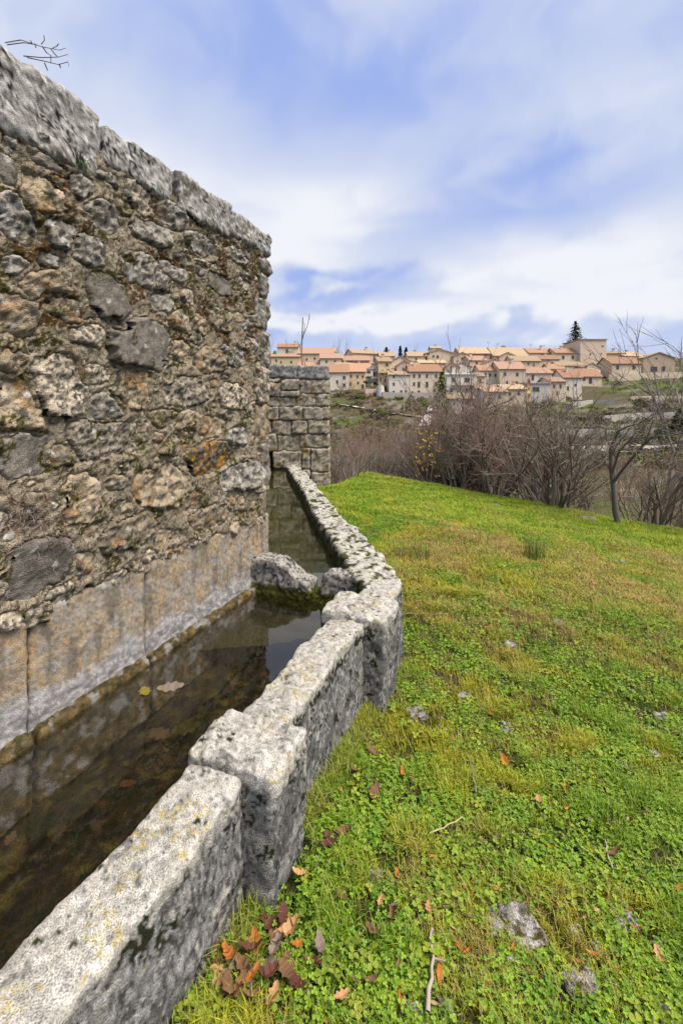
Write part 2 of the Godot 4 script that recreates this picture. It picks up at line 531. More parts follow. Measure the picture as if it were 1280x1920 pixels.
# ------------------------------------------------------------------ the sky
func sky_texture() -> ImageTexture:
	var w := 1024
	var h := 512
	var im := Image.create(w, h, false, Image.FORMAT_RGBF)
	var f := FastNoiseLite.new()
	f.noise_type = FastNoiseLite.TYPE_SIMPLEX_SMOOTH
	f.fractal_octaves = 5
	f.frequency = 1.0
	f.seed = 5
	# banks of cloud: azimuth and height in degrees, half sizes, how much cloud; those in view as photographed, the others of the same sort all round
	var banks := [[24.0, 16.0, 24.0, 4.2, 0.62], [-6.0, 21.0, 9.0, 5.5, 0.5], [-24.0, 24.0, 13.0, 8.0, 0.45], [4.0, 25.5, 10.0, 3.0, 0.25], [8.0, 11.2, 40.0, 1.6, 0.55], [24.0, 25.0, 14.0, 5.0, -0.55], [3.0, 36.0, 22.0, 5.0, -0.35], [-2.0, 14.2, 9.0, 1.5, -0.75], [30.0, 8.0, 30.0, 2.5, 0.12], [-26.0, 38.0, 12.0, 5.0, 0.2]]
	var r := RandomNumberGenerator.new()
	r.seed = 9
	for k in 34:
		banks.append([r.randf_range(46, 314), r.randf_range(8, 60), r.randf_range(10, 28), r.randf_range(2, 7), [0.7, 0.5, -0.45, 0.3][k % 4]])
	for y in h / 2 + 2:
		var el := PI / 2 - PI * (y + 0.5) / h
		var near := banks.filter(func(b): return absf(rad_to_deg(el) - b[1]) < b[3] * 2.4 + 2.0)
		for x in w:
			var az := TAU * (x + 0.5) / w
			var d := Vector3(sin(az) * cos(el), sin(el), -cos(az) * cos(el))
			var q := Vector3(d.x, 0.0, d.z) / (maxf(d.y, 0.0) + 0.22)
			var big := f.get_noise_3dv(q * 0.9 + Vector3(3, 0, 1))
			var fine := f.get_noise_3dv(q * 2.4 + Vector3(0, 4, 0) + Vector3.ONE * big)
			var cloud := 0.46 + 0.5 * big + 0.32 * fine
			var ad := rad_to_deg(az)
			var ed := rad_to_deg(el) + 3.4 * fine + 1.5 * big
			for b in near:
				var da := fposmod(ad - b[0] + 180.0, 360.0) - 180.0
				var e: float = (da / b[2]) * (da / b[2]) + ((ed - b[1]) / b[3]) * ((ed - b[1]) / b[3])
				if e < 5.0:
					cloud += b[4] * exp(-e)
			cloud = clampf(cloud, 0.0, 1.25)
			var blue := Color(0.37, 0.50, 0.94).lerp(Color(0.70, 0.80, 1.02), pow(1.0 - sin(maxf(el, 0.0)), 7.0))
			var c := blue.lerp(Color(0.65, 0.735, 0.965), sm(0.0, 0.6, cloud))
			c = c.lerp(Color(0.98, 1.0, 1.06), sm(0.48, 1.08, cloud))
			im.set_pixel(x, y, c)
	im.fill_rect(Rect2i(0, h / 2 + 2, w, h / 2 - 2), Color(0.45, 0.47, 0.5))
	return ImageTexture.create_from_image(im)

func _ready() -> void:
	rng.seed = 4
	nz.noise_type = FastNoiseLite.TYPE_SIMPLEX_SMOOTH
	nz.frequency = 1.0
	nz.fractal_octaves = 3
	nc.noise_type = FastNoiseLite.TYPE_CELLULAR
	nc.frequency = 1.0
	nc.fractal_type = FastNoiseLite.FRACTAL_NONE
	nc.cellular_return_type = FastNoiseLite.RETURN_DISTANCE

	var cam := Camera3D.new()
	cam.name = "camera"
	cam.projection = Camera3D.PROJECTION_FRUSTUM
	cam.near = 0.05
	cam.far = 3000.0
	cam.size = 2.0 * 0.05 * 960.0 / F
	cam.frustum_offset = Vector2(0.0, -190.0 / F * 0.05)
	add_child(cam)
	cam.position = Vector3(0, EYE, 0)
	cam.current = true

	var env := Environment.new()
	var sky := Sky.new()
	var sm_ := PanoramaSkyMaterial.new()
	sm_.panorama = sky_texture()
	sky.sky_material = sm_
	env.background_mode = Environment.BG_SKY
	env.sky = sky
	env.background_energy_multiplier = 0.215
	env.tonemap_mode = Environment.TONE_MAPPER_LINEAR
	env.tonemap_exposure = 4.2
	env.sdfgi_enabled = true
	env.ssao_enabled = true
	env.ssil_enabled = true
	var we := WorldEnvironment.new()
	we.name = "world_environment"
	we.environment = env
	add_child(we)

	var sun := DirectionalLight3D.new()
	sun.name = "sun"
	sun.light_energy = 0.5
	sun.light_angular_distance = 34.0
	sun.light_color = Color(1.0, 0.95, 0.87)
	sun.shadow_enabled = true
	add_child(sun)
	sun.look_at_from_position(Vector3(5.2, 10.0, 3.2), Vector3.ZERO)

	materials()
	terrain()
	rubble_wall()
	trough()
	pier()
	village()
	thicket()
	lawn()
	small_things()

func terrain() -> void:
	# the lawn, fine near the camera
	var g := G.new()
	var xs := PackedFloat32Array()
	var zs := PackedFloat32Array()
	var x := -6.0
	while x < 15.0:
		xs.append(x)
		x += 0.035 if x > -1.2 and x < 3.0 else 0.09
	var z := -3.0
	while z < 17.0:
		zs.append(z)
		z += 0.035 if z > 0.8 and z < 4.0 else 0.09
	for zz in zs:
		for xx in xs:
			var y := height(xx, zz)
			if in_basin(xx, zz):
				y -= 0.6
			var p := Vector3(xx, y, -zz)
			var cl := Color(0.055, 0.062, 0.014).lerp(Color(0.105, 0.085, 0.045), sm(-0.1, 0.25, N(p, 2.2)))
			cl = cl.lerp(Color(0.035, 0.028, 0.018), sm(0.12, 0.3, N(p + Vector3(5, 0, 0), 9.0)))
			g.v.append(p)
			g.c.append(cl)
	grid_faces(g, xs.size(), zs.size())
	single("lawn_ground", g, M.soil, Vector3.ZERO, "", "", "", "structure")
	# the valley and the village hill, out to the horizon
	var h := G.new()
	var rows := 0
	z = -60.0
	var cols := 120
	while z < 900.0:
		for k in cols:
			var t := 2.0 * k / (cols - 1) - 1.0
			var xx := t * absf(t) * (maxf(absf(z), 30.0) * 2.2 + 30.0)
			var y := height(xx, maxf(z, -3.0))
			if xx > -6.5 and xx < 15.5 and z > -3.5 and z < 17.5:
				y -= 0.6
			var p := Vector3(xx, y, -z)
			var cl := Color(0.11, 0.10, 0.05).lerp(Color(0.10, 0.145, 0.02), sm(0.0, 0.3, N(p, 0.045)))
			cl = cl.lerp(Color(0.17, 0.14, 0.10), sm(0.05, 0.3, N(p + Vector3(30, 0, 0), 0.08)))
			cl = cl.lerp(Color(0.24, 0.22, 0.19), sm(0.22, 0.34, N(p + Vector3(0, 0, 50), 0.14)))
			h.v.append(p)
			h.c.append(cl)
		rows += 1
		z += 1.2 if z > 8.0 and z < 60.0 else 2.0 if z > -4.0 and z < 240.0 else 20.0
	grid_faces(h, cols, rows)
	single("hillside_terrain", h, M.hill, Vector3.ZERO, "", "", "", "structure")

func grid_faces(g: G, nx: int, ny: int) -> void:
	for r in ny - 1:
		for k in nx - 1:
			var a := r * nx + k
			g.i.append_array(PackedInt32Array([a, a + nx, a + nx + 1, a, a + nx + 1, a + 1]))

func in_basin(x: float, z: float) -> bool:
	var s := x * DX + z * DZ
	var t := x * DZ - z * DX
	if s < 3.0 and t < -0.87 and t > -2.3:
		return true
	var u := (x - 0.05) * 0.983 + (z - 3.2) * 0.184     # across the far trough, from its inner edge
	var w := -(x - 0.05) * 0.184 + (z - 3.2) * 0.983
	return w > -0.4 and w < 6.5 and u < 0.12 and u > -1.3

# ------------------------------------------------------------------ the rubble wall
# stones that can be made out in the photograph: x, y, half width, half height, kind
const SEEN := [[77, 271, 28, 15, 3], [91, 310, 33, 13, 1], [152, 350, 22, 24, 3], [16, 271, 20, 20, 3], [12, 320, 20, 34, 1], [81, 373, 40, 36, 2], [195, 405, 38, 27, 3],
	[260, 373, 30, 27, 0], [203, 338, 30, 13, 3], [317, 405, 25, 20, 3], [280, 434, 38, 22, 3], [162, 470, 30, 28, 3], [32, 413, 38, 42, 3], [106, 434, 26, 34, 3], [268, 511, 38, 30, 3],
	[321, 511, 24, 17, 3], [410, 531, 24, 19, 1], [378, 466, 30, 19, 3], [390, 495, 26, 12, 0], [440, 480, 22, 14, 3], [77, 535, 44, 26, 2], [199, 557, 36, 40, 1], [262, 646, 50, 44, 1],
	[337, 660, 22, 19, 2], [305, 565, 23, 18, 3], [24, 597, 40, 38, 2], [114, 577, 38, 22, 2], [106, 727, 52, 56, 0], [183, 703, 32, 22, 0], [244, 727, 44, 38, 2], [341, 735, 38, 26, 0],
	[195, 762, 38, 22, 3], [37, 764, 44, 56, 2], [41, 850, 46, 46, 1], [195, 822, 66, 34, 0], [112, 852, 28, 18, 2], [390, 675, 30, 22, 4], [435, 744, 25, 22, 0], [321, 837, 25, 20, 4],
	[398, 858, 45, 27, 5], [297, 914, 44, 38, 2], [142, 935, 33, 46, 2], [215, 904, 25, 14, 4], [100, 943, 14, 12, 6], [228, 874, 18, 7, 6], [12, 1000, 20, 14, 6], [447, 892, 35, 26, 3],
	[60, 1067, 62, 50, 1], [240, 993, 54, 32, 4], [154, 1054, 18, 24, 2], [361, 1014, 12, 8, 0], [8, 1164, 24, 20, 0], [61, 1152, 22, 18, 0], [390, 968, 36, 20, 4], [340, 600, 26, 22, 4],
	[372, 610, 22, 18, 2], [410, 600, 26, 20, 4], [300, 780, 26, 18, 4], [350, 790, 28, 18, 2], [400, 800, 30, 20, 4], [440, 670, 24, 20, 3], [20, 680, 26, 22, 2], [160, 630, 32, 20, 0], [30, 500, 30, 22, 3], [220, 610, 20, 12, 2], [440, 820, 22, 20, 3], [60, 950, 26, 30, 4]]

func rubble_wall() -> void:
	var base := W(1.5, WALL_T - 0.3, 0.0)
	var wall := thing("rubble_wall", base, "tall weathered rubble stone wall with grey coping and tan slabs at its foot", "wall")
	# where each stone sits on the face
	var sites := []
	for q in SEEN:
		var c := on_wall(q[0], q[1])
		var a := on_wall(q[0] - q[2], q[1])
		var b := on_wall(q[0] + q[2], q[1])
		var d := on_wall(q[0], q[1] - q[3])
		sites.append([c.x, c.y, maxf(0.5 * (b.x - a.x), 0.02), maxf(d.y - c.y, 0.015), q[4], rng.randf_range(0.0, 0.022)])
	sites[22][5] = 0.034
	var tries := 0
	while tries < 9000 and sites.size() < 290:
		tries += 1
		var s := rng.randf_range(-0.3, 3.02)
		var y := rng.randf_range(0.66, 2.72)
		var rr := rng.randf_range(0.022, 0.085) if s > 1.0 else rng.randf_range(0.05, 0.11)
		var hh := rr * rng.randf_range(0.5, 0.95)
		var free := true
		for o in sites:
			var dx: float = (s - o[0]) / (rr + o[2])
			var dy: float = (y - o[1]) / (hh + o[3])
			if dx * dx + dy * dy < 0.80:
				free = false
				break
		if free:
			sites.append([s, y, rr, hh, ([3, 3, 0, 3, 2, 4] if y > 1.95 else [0, 2, 4, 2, 4, 0])[rng.randi() % 6], rng.randf_range(-0.008, 0.014)])
	# buckets for the search
	var bucket := {}
	for k in sites.size():
		var o: Array = sites[k]
		for bx in range(floori((o[0] - o[2] * 1.5) / 0.1), floori((o[0] + o[2] * 1.5) / 0.1) + 1):
			for by in range(floori((o[1] - o[3] * 1.5) / 0.1), floori((o[1] + o[3] * 1.5) / 0.1) + 1):
				var key := Vector2i(bx, by)
				if not bucket.has(key):
					bucket[key] = []
				bucket[key].append(k)
	# a grid over the face: the mortar everywhere, the stones where they rise out of it
	var cell := 0.0078
	var nx := int(3.42 / cell)
	var ny := int(2.12 / cell)
	var mort := G.new()
	var own := PackedInt32Array()
	var sp := PackedVector3Array()
	for iy in ny:
		for ix in nx:
			var s := -0.32 + ix * cell
			var y := 0.62 + iy * cell
			var p0 := Vector3(s, y, 0.0)
			var ws := s + 0.034 * N(p0, 7.0) + 0.012 * N(p0, 30.0)
			var wy := y + 0.026 * N(p0 + Vector3(9, 0, 0), 7.0) + 0.011 * N(p0 + Vector3(9, 0, 0), 30.0)
			var d1 := 9.0
			var d2 := 9.0
			var best := -1
			for k in bucket.get(Vector2i(floori(ws / 0.1), floori(wy / 0.1)), []):
				var o: Array = sites[k]
				var ax := absf(ws - o[0]) / float(o[2])
				var ay := absf(wy - o[1]) / float(o[3])
				var d := pow(ax * ax * ax + ay * ay * ay, 0.3333)
				if d < d1:
					d2 = d1
					d1 = d
					best = k
				elif d < d2:
					d2 = d
			var e := -1.0
			if best >= 0:
				var o: Array = sites[best]
				e = minf(1.22 - d1, (d2 - d1) * 0.6) * minf(o[2], o[3])
			var bend := maxf(s - 3.03, 0.0) * 2.2
			var lean := 0.012 * N(p0, 1.3) + 0.02 * (2.7 - y) / 2.0
			var hm := lean + 0.013 - 0.09 * sm(0.70, 0.62, y + 0.09 * N(p0, 5.0) + 0.04 * N(p0, 19.0)) + 0.016 * N(p0 + Vector3(0, 0, 4), 9.0) + 0.008 * N(p0, 34.0) + 0.005 * N(p0, 80.0) - clampf(e, 0.0, 0.05) * 1.2 - bend
			mort.v.append(W(s, WALL_T + hm, y))
			mort.c.append(col_mortar(p0))
			var hs := -1.0
			if e > -0.012:
				var o: Array = sites[best]
				var rough := 0.007 if o[4] == 1 or o[4] == 6 else 0.02
				var tilt: float = 0.22 * sin(best * 2.3) * (y - o[1]) + 0.16 * sin(best * 5.1) * (s - o[0])
				var rise := sm(-0.003, 0.019, e)
				hs = lean - 0.030 + (0.034 + o[5] + tilt) * rise + rise * rough * (1.1 * C(Vector3(s, y * 1.3, best * 0.37), 15.0) - 0.6 + N(p0 + Vector3(0, 0, best), 13.0) + 0.5 * N(p0 + Vector3(0, 0, best), 36.0) + 0.25 * N(p0, 90.0)) - bend
				own.append(best)
			else:
				own.append(-1)
			sp.append(Vector3(s, y, hs))
	grid_faces(mort, nx, ny)
	part("mortar", mort, M.mortar, wall)
	var gs := {}
	for iy in ny - 1:
		for ix in nx - 1:
			var a := iy * nx + ix
			var k := own[a]
			if k < 0 or own[a + 1] != k or own[a + nx] != k or own[a + nx + 1] != k:
				continue
			if not gs.has(k):
				gs[k] = [G.new(), {}]
			var g: G = gs[k][0]
			var ids: Dictionary = gs[k][1]
			var o: Array = sites[k]
			var q := [a, a + 1, a + nx + 1, a + nx]
			var r := PackedInt32Array()
			for w in q:
				if not ids.has(w):
					ids[w] = g.v.size()
					var v: Vector3 = sp[w]
					g.v.append(W(v.x, WALL_T + v.z, v.y))
					g.c.append(col_rubble(Vector3(v.x, v.y, 0.07 * k), o[4], 0.22 * sin(k * 7.7)))
				r.append(ids[w])
			g.i.append_array(PackedInt32Array([r[0], r[3], r[2], r[0], r[2], r[1]]))
	for k in gs:
		part("stone", gs[k][0], M.rubble, wall)
	# the heart of the wall behind the face
	part("core", rbox(trough_xf(1.36, WALL_T - 0.36, 1.35), Vector3(0.28, 1.33, 1.68), 0.03, 0.06, 0.02, 5.0, "mortar"), M.mortar, wall)
	# slabs at the foot, each with the ledge below it at the waterline
	for q in [[-0.3, 0.52, 0.66], [0.53, 1.232, 0.655], [1.238, 1.84, 0.685], [1.846, 3.095, 0.70]]:
		var mid: float = 0.5 * (q[0] + q[1])
		var top: float = q[2]
		part("foot_slab", rbox(trough_xf(mid, WALL_T - 0.108, 0.5 * (top - 0.15)), Vector3(0.13, 0.5 * (top + 0.15), 0.5 * (q[1] - q[0])), 0.012, 0.012, 0.009, 6.0, "ashlar"), M.stone, wall)
		part("ledge", rbox(trough_xf(mid, WALL_T + 0.03, 0.06), Vector3(0.035, 0.155, 0.5 * (q[1] - q[0]) - 0.004), 0.02, 0.014, 0.014, 9.0, "ledge"), M.rubble, wall)
	# quoins down the corner
	var ys := [462, 484, 512, 560, 620, 690, 758, 832, 928]
	for k in ys.size() - 1:
		var a := on_wall(488, ys[k])
		var b := on_wall(488, ys[k + 1])
		var wide: float = [0.07, 0.09, 0.06, 0.10, 0.06, 0.085, 0.10, 0.07][k]
		var out: float = [0.0, 0.035, -0.015, 0.005, 0.02, 0.0, 0.01, 0.015][k]
		quoin_kind = [3, 1, 3, 3, 3, 0, 2, 1][k]
		quoin_shift = 0.1 * sin(k * 3.0)
		part("corner_stone", rbox(trough_xf(3.085 + out - wide, WALL_T - 0.10, 0.5 * (a.y + b.y)), Vector3(0.13 + 0.006 * (k % 3), 0.5 * (a.y - b.y) - 0.004, wide), 0.028, 0.014, 0.03, 8.0, "quoin"), M.rubble, wall)
	# coping
	for q in [[-0.32, 0.645, 2.60, 2.92], [0.66, 1.565, 2.575, 2.895], [1.585, 2.06, 2.675, 2.87], [2.08, 2.566, 2.655, 2.885], [2.586, 3.108, 2.70, 2.87]]:
		var mid: float = 0.5 * (q[0] + q[1])
		part("coping_stone", rbox(trough_xf(mid, WALL_T - 0.30 + 0.012 * sin(mid * 9.0), 0.5 * (q[2] + q[3])), Vector3(0.335, 0.5 * (q[3] - q[2]), 0.5 * (q[1] - q[0])), 0.028, 0.012, 0.022, 4.0, "coping"), M.stone, wall)

# ------------------------------------------------------------------ the troughs
func trough() -> void:
	var t := thing("stone_trough", W(1.7, -0.88, 0.0), "long weathered limestone trough along the rubble wall, with upright posts between its slabs", "trough")
	for q in [[-0.3, 1.168], [1.402, 2.262]]:
		part("side_slab", rbox(trough_xf(0.5 * (q[0] + q[1]), -0.878, 0.12), Vector3(0.1, 0.275, 0.5 * (q[1] - q[0])), 0.015, 0.0075, 0.009, 6.0, "trough", "wave"), M.stone, t)
	part("post", rbox(trough_xf(1.287, -0.843, 0.12), Vector3(0.163, 0.295, 0.116), 0.024, 0.0072, 0.010, 6.0, "trough", "waist"), M.stone, t)
	part("post", rbox(trough_xf(2.410, -0.848, 0.09), Vector3(0.185, 0.325, 0.146), 0.02, 0.0075, 0.011, 6.0, "trough", "waist"), M.stone, t)
	part("corner_block", rbox(trough_xf(2.728, -0.822, 0.08), Vector3(0.102, 0.318, 0.168), 0.026, 0.0105, 0.018, 6.0, "trough"), M.stone, t)
	# the two stones across the end, worn to a spillway between them
	part("end_stone", rbox(trough_xf(2.925, -1.61, 0.17), Vector3(0.255, 0.26, 0.085), 0.022, 0.0095, 0.016, 6.0, "divider", "left"), M.stone, t)
	part("end_stone", rbox(trough_xf(2.93, -1.115, 0.15), Vector3(0.205, 0.232, 0.085), 0.024, 0.0095, 0.014, 6.0, "divider", "right"), M.stone, t)
	var sill := rbox(trough_xf(2.925, -1.35, 0.10), Vector3(0.09, 0.145, 0.08), 0.03, 0.0105, 0.02, 8.0, "moss")
	part("mossy_sill", sill, M.rubble, t)
	# the bed, coated with silt, algae and sunken leaves
	var bed := G.new()
	var n1 := 150
	var n2 := 46
	for k in n1:
		for j in n2:
			var s := -0.3 + 3.3 * k / (n1 - 1)
			var u := WALL_T + 0.02 + 1.0 * j / (n2 - 1)
			var p := Vector3(s, u, 0)
			var y := -0.10 + 0.05 * N(p, 3.0) + 0.028 * N(p, 12.0)
			var c := Color(0.05, 0.033, 0.008).lerp(Color(0.012, 0.011, 0.004), sm(-0.15, 0.2, N(p, 5.0)))
			c = c.lerp(Color(0.24, 0.18, 0.02), sm(0.10, 0.25, N(p + Vector3(4, 0, 0), 9.0)))
			c = c.lerp(Color(0.035, 0.05, 0.01), sm(0.1, 0.3, N(p + Vector3(0, 4, 0), 4.0)))
			c = c.lerp(Color(0.13, 0.06, 0.01), sm(0.16, 0.3, N(p + Vector3(0, 0, 7), 15.0)))
			bed.v.append(W(s, u, y))
			bed.c.append(c)
	grid_faces(bed, n2, n1)
	part("bed", bed, M.bed, t)
	var wn := G.new()
	wn.quad(W(-0.3, WALL_T - 0.02, WATER_NEAR), W(2.93, WALL_T - 0.02, WATER_NEAR), W(2.93, -0.9, WATER_NEAR), W(-0.3, -0.9, WATER_NEAR))
	single("water", wn, M.water_near, W(1.3, -1.4, WATER_NEAR), "dark clear water over a leaf-littered bed in the near trough", "water", "", "structure")

	# the trough beyond the corner
	var o := Vector3(0.05, 0.0, -3.2)
	var dirf := Vector3(-0.184, 0.0, -0.983)
	var across := Vector3(0.983, 0.0, -0.184)
	var ft := thing("far_trough", o + dirf * 3.0, "low lichen-crusted trough rim running from the end stones to the squared pier", "trough")
	var bas := Basis(across, Vector3.UP, -dirf)
	rim_top = 0.41
	for q in [[-0.28, 1.22, 0.15, 0.15, 0.40], [1.23, 2.6, 0.105, 0.125, 0.41], [2.61, 3.95, 0.115, 0.12, 0.40], [3.96, 5.0, 0.10, 0.125, 0.405], [5.01, 6.25, 0.085, 0.115, 0.395]]:
		var xf := Transform3D(bas, o + dirf * (0.5 * (q[0] + q[1])) + across * float(q[2]) + Vector3(0, q[4] - 0.26, 0))
		part("rim_stone", rbox(xf, Vector3(q[3], 0.26, 0.5 * (q[1] - q[0])), 0.025, 0.016, 0.03, 5.0, "far_rim"), M.stone, ft)
	var fb := G.new()
	for k in 90:
		for j in 20:
			var p := o + dirf * (-0.3 + 6.8 * k / 89.0) + across * (0.05 - 1.35 * j / 19.0)
			p.y = 0.06 + 0.035 * N(p, 4.0)
			var c := Color(0.15, 0.14, 0.03).lerp(Color(0.08, 0.085, 0.02), sm(-0.15, 0.2, N(p, 3.0)))
			c = c.lerp(Color(0.20, 0.15, 0.05), sm(0.1, 0.3, N(p + Vector3(4, 0, 0), 8.0)))
			fb.v.append(p)
			fb.c.append(c)
	grid_faces(fb, 20, 90)
	part("bed", fb, M.bed, ft)
	var wf := G.new()
	var a0 := o - dirf * 0.0
	wf.quad(W(2.93, WALL_T - 0.4, WATER_FAR), o + dirf * 6.4 + across * -1.35 + Vector3(0, WATER_FAR, 0), o + dirf * 6.4 + across * 0.06 + Vector3(0, WATER_FAR, 0), W(2.93, -0.92, WATER_FAR))
	single("water", wf, M.water_far, a0 + dirf * 3.0 + Vector3(0, WATER_FAR, 0), "rippled olive-green water in the far trough, towards the squared pier", "water", "", "structure")

# ------------------------------------------------------------------ the pier and the wall that joins it
const BLOCKS := [[140, 245, 370, 338], [375, 250, 595, 348], [140, 343, 250, 374], [252, 322, 384, 348], [130, 376, 255, 474], [258, 351, 386, 430], [258, 433, 386, 476], [390, 352, 600, 452],
	[130, 478, 358, 545], [362, 457, 503, 545], [507, 456, 600, 542], [130, 549, 238, 645], [241, 549, 405, 645], [409, 548, 600, 642], [130, 649, 186, 738], [190, 648, 330, 752], [333, 648, 446, 742],
	[450, 646, 600, 744], [110, 742, 223, 868], [227, 756, 386, 866], [390, 748, 600, 844], [200, 870, 402, 990], [406, 848, 466, 1000], [470, 848, 605, 1018], [470, 1022, 605, 1130], [404, 1004, 466, 1130]]

func pier() -> void:
	var z := 9.6
	var p := thing("stone_pier", at_depth(556, 905, z + 0.3), "squared limestone pier of uneven courses at the far end of the trough", "pier")
	for q in BLOCKS:
		var a := at_depth(460 + q[0] / 3.84, 620 + q[1] / 3.84, z)
		var b := at_depth(460 + q[2] / 3.84, 620 + q[3] / 3.84, z)
		var h := Vector3(0.5 * (b.x - a.x) - 0.002, 0.5 * (a.y - b.y) - 0.002, 0.3)
		var xf := Transform3D(Basis(), Vector3(0.5 * (a.x + b.x), 0.5 * (a.y + b.y), -z - 0.3 + rng.randf_range(-0.03, 0.03)))
		part("block", rbox(xf, h, 0.028, 0.03, 0.04, 5.0, "pier"), M.rubble, p)
	var lo := at_depth(494, 925, z)
	var hi := at_depth(615, 690, z)
	var core := G.new()
	core.box(Vector3(-1.43, lo.y - 0.3, -z - 0.52), Vector3(hi.x - 0.03, hi.y - 0.05, -z - 0.045))
	core.box(Vector3(-1.9, lo.y - 0.3, -z - 0.68), Vector3(-1.42, hi.y - 0.1, -z - 0.53))
	core.box(Vector3(-1.9, lo.y - 0.3, -z - 0.529), Vector3(-1.64, hi.y - 0.1, -z - 0.05))
	for k in core.c.size():
		core.c[k] = Color(0.36, 0.31, 0.235)
	part("core", core, M.mortar, p)
	# the wall behind the far trough, which the corner of the rubble wall hides
	var bw := thing("back_wall", Vector3(-2.0, 0, -6.6), "coursed limestone wall behind the far trough, mostly hidden by the rubble wall's corner", "wall")
	var o := Vector3(0.05, 0.0, -3.2)
	var dirf := Vector3(-0.184, 0.0, -0.983)
	var across := Vector3(0.983, 0.0, -0.184)
	for row in 8:
		var u := 0.95 + 0.2 * (row % 2)
		while u < 6.7:
			var ln := rng.randf_range(0.45, 0.8)
			var xf := Transform3D(Basis(across, Vector3.UP, -dirf), o + dirf * (u + 0.5 * ln) + across * -1.45 + Vector3(0, 0.12 + row * 0.29, 0))
			part("block", rbox(xf, Vector3(0.22, 0.14, 0.5 * ln - 0.01), 0.03, 0.06, 0.03, 4.0, "pier"), M.rubble, bw)
			u += ln

# ------------------------------------------------------------------ the village
func far_ground(px: float, py: float) -> Vector3:
	var z := 42.0
	while z < 230.0:
		var x := (px - 640.0) / F * z
		if 770.0 + F * (EYE - height(x, z)) / z <= py:
			break
		z += 0.5
	var xx := (px - 640.0) / F * z
	return Vector3(xx, height(xx, z), -z)

const CREAM := Color(0.720, 0.620, 0.480)
const YELLOW := Color(0.700, 0.560, 0.350)
const WHITE := Color(0.740, 0.680, 0.590)
const PINK := Color(0.720, 0.540, 0.460)
const BEIGE := Color(0.660, 0.550, 0.430)
const BROWN := Color(0.460, 0.370, 0.280)
const GREY := Color(0.560, 0.530, 0.490)
const ORANGE := Color(0.43, 0.255, 0.170)
const TAN := Color(0.450, 0.335, 0.225)
const ROSE := Color(0.420, 0.275, 0.205)
const METAL := Color(0.560, 0.590, 0.640)

